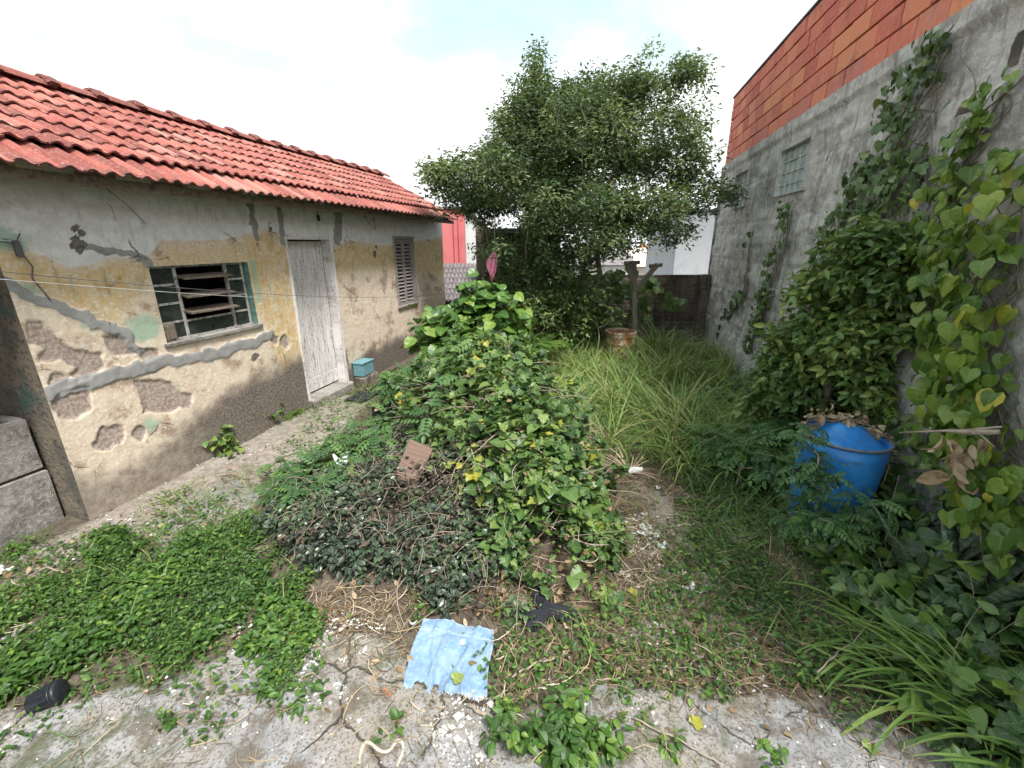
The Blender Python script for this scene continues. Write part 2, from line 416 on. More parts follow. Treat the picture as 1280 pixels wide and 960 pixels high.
def m_housewall():
    m, nt, out = mat('house_plaster'); b = NB(nt)
    SZ = b.attr('lv').outputs['Vector']; W1 = b.sep(b.attr('w1').outputs['Vector']); W2 = b.sep(b.attr('w2').outputs['Vector'])
    S = b.sep(SZ)
    nA = b.noise(SZ, 9, 8, .65); nB = b.noise(SZ, 38, 6, .65); nC = b.noise(SZ, 3.0, 4, .6); nF = b.noise(SZ, 150, 3, .7)
    stv = b.comb(b.math('MULTIPLY', S[0], 9.0), b.math('MULTIPLY', S[1], 1.6), 0.0); nS = b.noise(stv, 2.2, 6, .65)
    e = b.math('ADD', b.math('MULTIPLY', b.math('SUBTRACT', nA, .5), .8), b.math('MULTIPLY', b.math('SUBTRACT', nB, .5), .7))
    # whitewash
    c = b.mix(b.step(nA, .35, .65), (.78, .79, .79), (.64, .645, .635))
    c = b.mix(b.math('MULTIPLY', b.step(b.math('ADD', nS, b.math('MULTIPLY', nB, .3)), .66, .9), .55), c, (.27, .27, .26))
    # lower cream / peach
    low = b.mix(b.step(nA, .38, .62), (.70, .60, .47), (.64, .50, .38))
    low = b.mix(b.step(nB, .5, .62), low, (.75, .70, .60))
    low = b.mix(b.step(b.math('ADD', nC, b.math('MULTIPLY', nB, .4)), .72, .84), low, (.38, .27, .20))
    c = b.mix(b.step(b.math('ADD', W2[2], b.math('MULTIPLY', e, .5)), .45, .55), c, low)
    # ochre
    och = b.mix(b.step(nA, .35, .65), (.63, .43, .20), (.68, .56, .36))
    och = b.mix(b.math('MULTIPLY', b.step(nS, .45, .7), .55), och, (.36, .29, .18))
    f = b.math('ADD', W1[2], b.math('MULTIPLY', e, 1.7))
    c = b.mix(b.step(f, .47, .56), c, och)
    c = b.mix(b.math('MULTIPLY', b.step(nB, .52, .60), b.step(nA, .42, .56)), c, (.70, .69, .64))
    # green
    c = b.mix(b.math('MULTIPLY', b.step(b.math('ADD', W2[0], b.math('MULTIPLY', e, .9)), .42, .75), .75), c, (.30, .48, .36))
    # exposed render
    rc = b.mix(b.step(nA, .35, .65), (.36, .29, .255), (.27, .20, .175)); rc = b.mix(b.step(nB, .46, .56), rc, (.46, .39, .34)); rc = b.mix(b.step(nF, .58, .7), rc, (.15, .11, .09))
    w = b.math('ADD', W1[1], b.math('MULTIPLY', e, .85))
    c = b.mix(b.math('MULTIPLY', b.step(w, .40, .46), b.step(w, .52, .48)), c, (.58, .51, .40))
    c = b.mix(b.step(w, .49, .51), c, rc)
    # cement
    cc = b.mix(b.step(nA, .35, .7), (.33, .33, .32), (.25, .25, .245))
    w = b.math('ADD', W1[0], b.math('MULTIPLY', e, .5))
    c = b.mix(b.step(w, .47, .53), c, cc)
    # thin cracks
    vo = b.n('ShaderNodeTexVoronoi', feature='DISTANCE_TO_EDGE'); b.lk(b.mix(.12, SZ, b.noise(SZ, 4, 5, color=True)), vo.inputs['Vector']); vo.inputs['Scale'].default_value = 1.5
    cr = b.step(vo.outputs['Distance'], .010, .002)
    cr = b.math('MULTIPLY', cr, b.step(nC, .5, .6)); c = b.mix(b.math('MULTIPLY', cr, .8), c, (.07, .055, .045))
    # mould, plus painted shade under the eave
    mo = b.math('ADD', W2[1], b.math('MULTIPLY', e, .6))
    mc = b.mix(b.step(nB, .42, .62), (.07, .063, .057), (.20, .17, .145))
    c = b.mix(b.math('MULTIPLY', b.step(mo, .22, 1.0), .93), c, mc)
    sp = b.math('MULTIPLY', b.step(nB, .62, .70), b.step(b.math('ADD', nC, b.math('MULTIPLY', W2[1], .25)), .5, .62))
    c = b.mix(b.math('MULTIPLY', sp, .8), c, (.10, .085, .07))
    c = b.mix(b.math('MULTIPLY', b.step(nF, .5, .75), .25), c, (.12, .10, .09))
    h = b.math('ADD', b.math('MULTIPLY', nB, .8), b.math('ADD', nA, b.math('MULTIPLY', nF, .25)))
    b.bsdf(out, c, .92, b.bump(h, .0055, .85), spec=.2); return m
M['house'] = m_housewall()
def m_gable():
    m, nt, out = mat('stained_shaded_plaster'); b = NB(nt); P = b.pos(); n = b.noise(P, 5, 7, .65); n2 = b.noise(P, 30, 5)
    c = b.mix(b.step(n, .4, .6), (.13, .12, .105), (.22, .185, .14)); c = b.mix(b.step(n2, .5, .7), c, (.07, .065, .06))  # stained tones, darkened further to hold the shade on the near gable
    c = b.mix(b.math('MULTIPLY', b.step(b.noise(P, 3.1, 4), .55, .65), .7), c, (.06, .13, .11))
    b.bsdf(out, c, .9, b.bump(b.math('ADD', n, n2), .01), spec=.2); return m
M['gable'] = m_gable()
def m_concrete(name, c1, c2, c3, streak=True, sc=1.0, joints=False):
    m, nt, out = mat(name); b = NB(nt); P = b.attr('lv').outputs['Vector']; S = b.sep(P)
    n = b.noise(P, 2.2*sc, 7, .65); n2 = b.noise(P, 14*sc, 6, .65); n3 = b.noise(P, 70*sc, 4, .6)
    c = b.mix(b.step(n, .42, .58), c1, c2); c = b.mix(b.math('MULTIPLY', b.step(n2, .48, .62), .75), c, c3); c = b.mix(b.math('MULTIPLY', b.step(b.noise(P, 1.1*sc, 8, .7), .52, .62), .55), c, tuple(x*.7 for x in c2))
    if streak:
        st = b.noise(b.comb(b.math('MULTIPLY', S[0], 6.0), b.math('MULTIPLY', S[1], .55), 0.0), 1.6, 7, .7)
        c = b.mix(b.math('MULTIPLY', b.step(st, .48, .70), .75), c, tuple(x*.35 for x in c2))
        st2 = b.noise(b.comb(b.math('MULTIPLY', S[0], 11.0), b.math('MULTIPLY', S[1], .5), 4.0), 1.3, 5, .7)
        c = b.mix(b.math('MULTIPLY', b.step(st2, .62, .8), .35), c, (.46, .455, .43))
    c = b.mix(b.math('MULTIPLY', b.step(n3, .55, .7), .55), c, tuple(x*.4 for x in c2))
    h = b.math('ADD', b.math('MULTIPLY', n2, 1.0), b.math('ADD', b.math('MULTIPLY', n3, .45), n))
    if joints:
        jz = b.math('ABSOLUTE', b.math('SUBTRACT', b.math('FRACT', b.math('DIVIDE', S[1], .2)), .5))
        row = b.math('FLOOR', b.math('DIVIDE', S[1], .2)); sx = b.math('ADD', b.math('DIVIDE', S[0], .4), b.math('MULTIPLY', row, .5))
        js = b.math('ABSOLUTE', b.math('SUBTRACT', b.math('FRACT', sx), .5))
        j = b.math('MAXIMUM', b.step(jz, .44, .48), b.step(js, .47, .49)); c = b.mix(b.math('MULTIPLY', j, .55), c, tuple(x*1.35 for x in c1))
        h = b.math('SUBTRACT', h, b.math('MULTIPLY', j, .8))
    b.bsdf(out, c, .93, b.bump(h, .018, .9), spec=.2); return m
M['conc'] = m_concrete('rough_concrete', (.50, .485, .455), (.35, .34, .315), (.62, .60, .57))
M['block'] = m_concrete('dark_block_wall', (.20, .165, .135), (.12, .10, .085), (.30, .245, .20), True, 1.4, True)
M['cem'] = m_concrete('cement', (.33, .315, .295), (.21, .20, .185), (.43, .40, .37), False, 2.0)
def m_clayblock():
    m, nt, out = mat('clay_block'); b = NB(nt); P = b.attr('lv').outputs['Vector']; S = b.sep(P); W = b.pos()
    n = b.noise(W, 3, 5); n2 = b.noise(W, 22, 5)
    c = b.ramp(S[2], [(0, (.42, .10, .075)), (.3, (.52, .14, .095)), (.6, (.58, .18, .115)), (.85, (.64, .25, .12)), (1, (.50, .17, .13))])
    c = b.mix(b.math('MULTIPLY', b.step(n2, .5, .7), .45), c, (.66, .30, .19)); c = b.mix(b.math('MULTIPLY', b.step(b.noise(b.comb(b.math('MULTIPLY', S[0], 5.0), b.math('MULTIPLY', S[1], 1.2), 0.0), 2.0, 6, .7), .54, .68), .5), c, (.36, .27, .23)); c = b.mix(b.math('MULTIPLY', b.step(n, .56, .70), .6), c, (.25, .10, .075))
    st = b.noise(b.comb(b.math('MULTIPLY', S[0], 1.0), b.math('MULTIPLY', S[1], 60.0), 0.0), 1.0, 3)
    b.bsdf(out, c, .8, b.bump(b.math('ADD', n2, b.math('MULTIPLY', st, .5)), .004), spec=.25); return m
M['clay'] = m_clayblock()
def m_tile():
    m, nt, out = mat('roof_tile'); b = NB(nt); A = b.sep(b.attr('lv').outputs['Vector']); P = b.pos()
    n = b.noise(P, 7, 5); n2 = b.noise(P, 45, 5)
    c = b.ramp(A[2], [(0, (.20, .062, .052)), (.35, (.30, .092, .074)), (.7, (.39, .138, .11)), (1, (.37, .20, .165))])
    c = b.mix(b.math('MULTIPLY', b.step(n2, .48, .7), .35), c, (.50, .29, .24))
    c = b.mix(b.math('MULTIPLY', b.step(n, .50, .70), .5), c, (.19, .10, .085))
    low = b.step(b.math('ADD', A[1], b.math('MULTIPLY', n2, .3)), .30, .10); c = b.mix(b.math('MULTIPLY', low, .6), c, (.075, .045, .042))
    c = b.mix(b.math('MULTIPLY', b.step(b.noise(P, 60, 2), .66, .72), .5), c, (.45, .42, .38))
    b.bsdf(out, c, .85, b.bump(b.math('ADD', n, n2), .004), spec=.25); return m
M['tile'] = m_tile()
def m_wood(name, col, dark, peel=None, vert=True, sc=1.0):
    m, nt, out = mat(name); b = NB(nt); P = b.attr('lv').outputs['Vector']; S = b.sep(P)
    v = b.comb(b.math('MULTIPLY', S[0], 40.0*sc), b.math('MULTIPLY', S[1], 2.5*sc), b.math('MULTIPLY', S[2], 9.0))
    n = b.noise(v, 1.6, 5, .6); n2 = b.noise(b.pos(), 30, 5)
    c = b.mix(b.step(n, .42, .66), col, dark)
    if peel: c = b.mix(b.math('MULTIPLY', b.step(b.math('ADD', n2, b.math('MULTIPLY', n, .6)), .86, .98), .8), c, peel)
    c = b.mix(b.math('MULTIPLY', n2, .35), c, tuple(x*.7 for x in col))
    b.bsdf(out, c, .75, b.bump(b.math('ADD', n, b.math('MULTIPLY', n2, .3)), .003), spec=.3); return m
M['door'] = m_wood('white_painted_wood', (.76, .73, .72), (.50, .47, .46), (.20, .16, .13), sc=.8)
M['shutter'] = m_wood('weathered_grey_wood', (.33, .30, .285), (.17, .15, .14), (.42, .40, .38))
M['frame'] = simplemat('worn_white_paint', (.46, .45, .42), .7, .15, 30, col2=(.16, .14, .12), th=(.48, .6))
M['slat'] = m_wood('old_slat_wood', (.22, .18, .14), (.09, .07, .055), (.32, .28, .24))
M['greenp'] = simplemat('green_paint', (.13, .25, .22), .8, .2, 20, col2=(.09, .13, .11))
M['post'] = m_wood('grey_post_wood', (.33, .29, .25), (.18, .15, .13), None)
M['panelw'] = m_wood('brown_panel', (.235, .155, .12), (.15, .10, .08), None, sc=.6)
def m_glass():
    m, nt, out = mat('dark_pane'); b = NB(nt); P = b.pos(); n = b.noise(P, 9, 5)
    c = b.mix(b.step(n, .4, .7), (.022, .028, .028), (.055, .062, .06)); b.bsdf(out, c, b.math('MULTIPLY_ADD', n, .4, .12), spec=.5); return m
M['pane'] = m_glass()
M['gblock'] = simplemat('glass_block', (.33, .43, .41), .15, .2, 12, col2=(.15, .22, .22), bumpd=.01, spec=.6)
M['mortar'] = simplemat('pale_mortar', (.52, .51, .48), .9, .2, 20)
def m_ground():
    m, nt, out = mat('yard_ground'); b = NB(nt); W = b.sep(b.attr('w1').outputs['Vector']); P = b.pos()
    n = b.noise(P, 1.8, 6, .6); n2 = b.noise(P, 12, 7, .65); n3 = b.noise(P, 75, 5, .65); n4 = b.noise(P, 240, 2, .6)
    e = b.math('ADD', b.math('MULTIPLY', b.math('SUBTRACT', n2, .5), .9), b.math('MULTIPLY', b.math('SUBTRACT', n3, .5), .35))
    c = b.mix(b.step(n2, .4, .62), (.085, .068, .053), (.16, .13, .102)); c = b.mix(b.step(n3, .48, .66), c, (.045, .036, .028))
    c = b.mix(b.math('MULTIPLY', b.step(n4, .58, .68), .5), c, (.34, .29, .23))
    pt = b.mix(b.step(n2, .38, .62), (.31, .275, .24), (.20, .17, .145)); pt = b.mix(b.step(n3, .52, .7), pt, (.42, .39, .35))
    c = b.mix(b.step(b.math('ADD', W[1], e), .42, .58), c, pt)
    cc = b.mix(b.step(n2, .36, .64), (.33, .33, .335), (.22, .22, .222)); cc = b.mix(b.math('MULTIPLY', b.step(n, .44, .60), .85), cc, (.28, .25, .215))
    cc = b.mix(b.step(n3, .50, .62), cc, (.13, .12, .11)); cc = b.mix(b.step(n4, .67, .73), cc, (.55, .55, .54))
    cc = b.mix(b.math('MULTIPLY', b.step(b.noise(P, 5.5, 6, .65), .50, .62), .8), cc, (.12, .10, .078))
    k = b.step(b.math('ADD', W[0], b.math('MULTIPLY', e, .8)), .44, .54)
    c = b.mix(k, c, cc)
    vo = b.n('ShaderNodeTexVoronoi', feature='DISTANCE_TO_EDGE'); b.lk(b.mix(.2, P, b.noise(P, 3, 5, color=True)), vo.inputs['Vector']); vo.inputs['Scale'].default_value = 1.15
    cr = b.math('MULTIPLY', b.step(vo.outputs['Distance'], .009, .001), b.step(n, .42, .5)); c = b.mix(b.math('MULTIPLY', b.math('MULTIPLY', cr, k), .85), c, (.05, .042, .034))
    c = b.mix(b.math('MULTIPLY', b.step(b.math('ADD', W[2], e), .45, .65), .6), c, (.06, .085, .03))
    h = b.math('ADD', b.math('ADD', n2, b.math('MULTIPLY', n3, .4)), b.math('MULTIPLY', b.math('MULTIPLY', cr, k), -.8))
    b.bsdf(out, c, .93, b.bump(h, .014, .9), spec=.25); return m
M['ground'] = m_ground()
def m_denim():
    m, nt, out = mat('denim'); b = NB(nt); P = b.obj(); n = b.noise(P, 8, 5); n2 = b.noise(P, 60, 4); n3 = b.noise(P, 320, 2)
    c = b.mix(b.step(n, .35, .65), (.19, .31, .47), (.30, .43, .58)); c = b.mix(b.math('MULTIPLY', b.step(n2, .45, .7), .5), c, (.40, .51, .63))
    c = b.mix(b.math('MULTIPLY', n3, .4), c, (.12, .21, .36)); c = b.mix(b.math('MULTIPLY', b.step(b.noise(P, 11, 6, .7), .52, .68), .45), c, (.30, .30, .29)); L = b.sep(b.attr('lv').outputs['Vector'])
    c = b.mix(b.math('MULTIPLY', L[2], .6), c, (.50, .58, .66))
    b.bsdf(out, c, .9, b.bump(b.math('ADD', n2, n3), .003), spec=.15); return m
M['denim'] = m_denim()
def m_barrel():
    m, nt, out = mat('blue_plastic'); b = NB(nt); P = b.pos(); n = b.noise(P, 6, 5); n2 = b.noise(P, 50, 5)
    c = b.mix(b.step(n, .4, .65), (.02, .19, .54), (.035, .25, .64)); c = b.mix(b.math('MULTIPLY', b.step(n2, .56, .7), .35), c, (.10, .22, .38))
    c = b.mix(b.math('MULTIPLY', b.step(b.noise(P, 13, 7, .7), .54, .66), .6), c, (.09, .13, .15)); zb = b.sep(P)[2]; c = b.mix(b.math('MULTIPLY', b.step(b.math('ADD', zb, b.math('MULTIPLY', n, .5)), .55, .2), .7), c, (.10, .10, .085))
    b.bsdf(out, c, b.math('MULTIPLY_ADD', n2, .3, .28), b.bump(n, .006), spec=.45); return m
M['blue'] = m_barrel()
M['rim'] = simplemat('grey_rim', (.17, .19, .21), .5, .2, 20, metal=.3)
def m_rust():
    m, nt, out = mat('rusty_drum'); b = NB(nt); P = b.pos(); n = b.noise(P, 6, 6, .7); n2 = b.noise(P, 35, 5)
    Z = b.sep(b.attr('lv').outputs['Vector'])
    c = b.mix(b.step(n, .42, .56), (.60, .58, .50), (.40, .19, .08)); c = b.mix(b.step(n2, .54, .66), c, (.42, .19, .07)); c = b.mix(b.step(b.noise(P, 11, 4), .60, .70), c, (.13, .055, .03))
    b.bsdf(out, c, .75, b.bump(n2, .004), .15); return m
M['rust'] = m_rust()
M['teal'] = simplemat('teal_box', (.12, .27, .31), .6, .2, 20, col2=(.19, .33, .36))
M['orange'] = simplemat('orange_scrap', (.85, .24, .02), .6, .1, 20)
M['pinkwall'] = simplemat('pink_plaster', (.66, .20, .20), .9, .12, 2.5, col2=(.58, .155, .16))
M['paint_w'] = simplemat('white_plaster', (.68, .68, .66), .9, .1, 2)
M['bluewhite'] = simplemat('weathered_white_panel', (.55, .57, .60), .8, .12, 3, col2=(.42, .45, .50))
M['gtile'] = simplemat('grey_old_tile', (.20, .18, .185), .9, .3, 12, col2=(.09, .08, .085))
M['oroof'] = simplemat('orange_roof', (.55, .20, .12), .9, .1)
M['cream'] = simplemat('cream_wall', (.62, .55, .48), .9, .1, .3)
M['bluet'] = simplemat('blue_tank', (.05, .15, .26), .5, .1)
M['glue'] = simplemat('dried_foam', (.66, .63, .52), .9, .15, 60, bumpd=.006)
# ============================================================ SETTING: ground
def ground():
    xs = np.unique(np.round(np.concatenate([-np.geomspace(5.2, 400, 22)[::-1], np.linspace(-5.2, -2.6, 60), np.arange(-2.6, 3.4, .022), np.linspace(3.4, 5.5, 40), np.geomspace(5.6, 400, 22)]), 4))
    ys = np.unique(np.round(np.concatenate([-np.geomspace(.5, 100, 12)[::-1], [-.2, .1, .4], np.arange(.6, 5.0, .022), np.linspace(5.0, 12, 130), np.geomspace(12.1, 600, 40)]), 4))
    X, Y = np.meshgrid(xs, ys); P = np.stack([X, Y], -1)
    Z = gz(X, Y)
    n = fbm(P*4, 11, 5)
    slab = polysd(P, gpoly([(-300, 1150), (-150, 930), (60, 885), (200, 858), (340, 792), (480, 790), (520, 850), (640, 905), (740, 850), (840, 862), (960, 875), (1060, 890), (1180, 930), (1290, 990), (1400, 1150)]))
    slab2 = polysd(P, gpoly([(200, 640), (290, 590), (340, 610), (250, 700), (190, 705)]))
    path = polysd(P, gpoly([(-80, 740), (110, 652), (250, 578), (380, 500), (470, 490), (430, 540), (350, 600), (290, 640), (120, 690), (0, 740)]))
    peb = polysd(P, gpoly([(760, 560), (870, 620), (980, 740), (1000, 850), (860, 870), (700, 830), (780, 700)]))
    far = polysd(P, gpoly([(800, 440), (880, 436), (920, 460), (830, 462)]))
    sc = .5 + slab/.35; sc2 = .5+slab2/.35
    conc = np.clip(np.maximum(sc, sc2), 0, 1)
    pth = np.clip(np.maximum(np.maximum(.5+path/.4, .2+peb/.8), .5+far/.8), 0, 1)
    moss = np.clip(.15+fbm(P*1.1, 44, 3)*.5, 0, 1)
    k = sstep(.42, .56, np.clip(sc, 0, 1)+(n-.5)*.7)
    Z = Z + k*.028 + .008*(fbm(P*14, 8, 3)-.5)*1.2
    W = np.stack([conc, pth, moss], -1).reshape(-1, 3)
    mb = MB(); mb.grid(np.stack([X, Y, Z], -1))
    o = mb.build('ground', M['ground'], None, True, {'w1': W}); struct(o); return o
ground()

# ============================================================ the house
house = thing('house', 'low house with peeling ochre plaster and a red clay tile roof', 'house', hw(0, 0))
SEND, ZT = 7.3, 2.78
OPEN = dict(window=(.95, 2.01, 1.26, 1.95), door=(2.64, 3.46, .13, 2.19), shutter=(5.2, 5.87, 1.04, 2.22))
def zz(*pts): return [hs(x/4+ox, y/4+oy) for (x, y) in pts for ox, oy in [(0, 280)]]
CR = [([(0, 352), (25, 365), (50, 377), (75, 385), (100, 392), (120, 407), (140, 412), (157, 417), (164, 432), (173, 441)], .042),
      ([(60, 492), (82, 487), (100, 482), (137, 472), (175, 460), (212, 452), (250, 447), (275, 440), (320, 427), (338, 418)], .062),
      ([(107, 311), (125, 312), (140, 311), (162, 316), (174, 322), (183, 330)], .035),
      ([(310, 240), (315, 270), (321, 297)], .045), ([(345, 245), (350, 270), (354, 302)], .042), ([(423, 257), (422, 280), (420, 297)], .10)]
RP = [[(110, 490), (200, 490), (280, 540), (380, 620), (510, 640), (515, 700), (440, 780), (380, 790), (350, 750), (400, 700), (200, 680), (220, 620), (120, 580)],
      [(510, 560), (600, 560), (640, 600), (690, 660), (560, 660), (530, 610)], [(700, 630), (790, 630), (800, 670), (720, 690)],
      [(670, 780), (780, 770), (860, 800), (890, 830), (960, 860), (950, 920), (850, 940), (730, 930), (680, 850)]]
GR = [((180, 410), .22, .9), ((112, 405), .10, .8), ((8, 300), .16, .8), ((35, 365), .10, .9), ((190, 530), .16, .7), ((315, 485), .14, .6), ((300, 330), .05, .5), ((420, 300), .05, .3), ((40, 500), .1, .5)]
def facade():
    o_ = OPEN
    ss = np.unique(np.round(np.concatenate([np.arange(0, 4.2, .013), np.arange(4.2, SEND, .022), [SEND]]+[[a, b] for a, b, _, _ in o_.values()]), 4))
    zs = np.unique(np.round(np.concatenate([np.arange(-.15, ZT, .013), [ZT]]+[[c, d] for _, _, c, d in o_.values()]), 4))
    S, Z = np.meshgrid(ss, zs); P = np.stack([S, Z], -1)
    n = fbm(P*5, 21, 5)-.5; Pw = P+np.stack([fbm(P*9, 22, 3)-.5, fbm(P*9, 23, 3)-.5], -1)*.09
    cem = np.full(S.shape, -1.0)
    for pts, w in CR:
        q = [hs(*p) for p in pts]
        for i in range(len(q)-1):
            d, _ = segdist(Pw, q[i], q[i+1]); cem = np.maximum(cem, w*(1+.9*(fbm(P*np.array([3, 3]), 31, 2)-.5))-d)
    ren = np.full(S.shape, -1.0)
    for poly in RP: ren = np.maximum(ren, polysd(Pw, zz(*poly)))
    for (cs, cz, r) in [(.12, .95, .12), (.3, .6, .1), (.55, .55, .07), (2.2, 1.05, .03), (.1, 1.15, .07), (2.35, .98, .05)]:
        ren = np.maximum(ren, r-np.hypot(Pw[..., 0]-cs, Pw[..., 1]-cz)+n*.12)
    gr = np.zeros(S.shape)
    for c, r, a in GR:
        s0, z0 = hs(*c); gr = np.maximum(gr, a*np.exp(-(((S-s0)/r)**2+((Z-z0)/(r*.8))**2)))
    gr = np.maximum(gr, .75*np.exp(-((S-2.08)/.07)**2)*((Z > 1.5) & (Z < 1.97)))
    def line(pts): q = sorted(hs(*p) for p in pts); return np.interp(S, [a for a, b in q], [b for a, b in q])
    top = line([(0, 298), (60, 320), (85, 333), (110, 330), (135, 322), (185, 318), (200, 300), (280, 298), (330, 286), (358, 292), (415, 306), (440, 300), (480, 306), (550, 296)])
    low = line([(0, 345), (60, 372), (110, 392), (140, 405), (180, 360), (200, 340), (330, 400), (356, 470), (415, 360), (430, 340), (480, 335), (550, 345)])
    o1 = sstep(-.10, .14, top-Z); o2 = sstep(-.22, .16, Z-low)
    och = .04+.74*o1*(o2*.85+.15)
    och = och*(1-.45*np.exp(-((S-3.05)/.5)**2)*(Z > 2.2)); och = np.where((S > 1.0) & (S < 2.05) & (Z > 1.9), och*.78, och)
    och = np.maximum(och, .62*np.exp(-((S-2.57)/.07)**2)*(Z < 2.2)*(Z > .3))     # ochre band at the door jamb
    lowm = sstep(-.1, .12, top-Z)
    mb_ = line([(60, 590), (112, 590), (150, 575), (200, 545), (240, 512), (290, 480), (340, 455), (385, 440), (430, 455), (480, 425), (556, 395)])
    mold_shade = sstep(.22, -.25, Z-mb_-n*.2)*(.75+.25*sstep(.5, 1.6, S)); mold_shade = np.maximum(mold_shade, .16*sstep(.3, 0, ZT-Z))  # mould at the foot; the top term paints shade below the eave
    for (cs, cz, r) in [hs(90, 283)+(.035,), hs(98, 290)+(.03,), hs(92, 298)+(.03,), hs(99, 308)+(.05,), hs(320, 447)+(.04,), hs(339, 290)+(.03,), hs(468, 318)+(.05,), hs(470, 310)+(.03,)]:
        mold_shade = np.maximum(mold_shade, 1.3*(np.hypot(Pw[..., 0]-cs, (Pw[..., 1]-cz)) < r*(1+n*2.5)))
    off = .006*n + .012*(fbm(P*1.2, 41, 2)-.5) + .009*sstep(-.006, .008, cem+n*.02) - .013*sstep(-.01, .006, ren+n*.03) + .004*fbm(P*30, 5, 2)
    off = off*sstep(0, .03, S)
    V = hw(S, Z, off)
    cs_ = (S[:-1, :-1]+S[1:, 1:])/2; cz_ = (Z[:-1, :-1]+Z[1:, 1:])/2; mask = np.ones(cs_.shape, bool)
    for a, b, c, d in o_.values(): mask &= ~((cs_ > a) & (cs_ < b) & (cz_ > c) & (cz_ < d))
    W1 = np.stack([np.clip(.5+cem/.06, 0, 1), np.clip(.5+ren/.10, 0, 1), och], -1).reshape(-1, 3)
    W2 = np.stack([gr, mold_shade, lowm], -1).reshape(-1, 3)
    A = np.stack([S, Z, S*0], -1)
    mb = MB(); mb.grid(V, A, mask=mask)
    # gable return at the near end and the far end, and back wall
    f = mb.build('facade_wall', M['house'], house, True, {'w1': W1, 'w2': W2})
    return f
fac = facade()
def revealbox(name, key, depth, m, parent):
    a, b, c, d = OPEN[key]; mb = MB(); lp = [(a, c), (b, c), (b, d), (a, d)]
    for i in range(4):
        p, q = lp[i], lp[(i+1) % 4]
        V = [hw(p[0], p[1], .004), hw(q[0], q[1], .004), hw(q[0], q[1], -depth), hw(p[0], p[1], -depth)]
        mb.add(V, [(0, 1, 2, 3)], A=[[p[0], p[1], 0], [q[0], q[1], 0], [q[0]+.1, q[1], 0], [p[0]+.1, p[1], 0]])
    return mb.build(name, m, parent)
def wallrest():
    mb = MB(); th = 2.7
    rz = 3.5; ro = -1.35
    for s0, nm in ((0.0, 'gable_wall'), (SEND-.0, 'gable_wall')):
        mb = MB(); N = 40
        us = np.linspace(0, th, N); zs = np.linspace(-.2, 3.55, 60); U, Z = np.meshgrid(us, zs)
        roof = np.interp(U, [0, 1.35, 2.7], [2.72, 3.5, 2.72]); Zc = np.minimum(Z, roof)
        P = hw(s0+0*U, Zc, -U); P[..., :2] += HD*((.02*(fbm(np.stack([U*3, Z*3], -1), 4, 4)-.5))*sstep(0, .1, U))[..., None]
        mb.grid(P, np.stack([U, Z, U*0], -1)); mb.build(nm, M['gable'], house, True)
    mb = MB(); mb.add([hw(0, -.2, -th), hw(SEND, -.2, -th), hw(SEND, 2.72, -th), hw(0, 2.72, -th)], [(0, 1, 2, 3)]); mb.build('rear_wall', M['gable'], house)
wallrest()
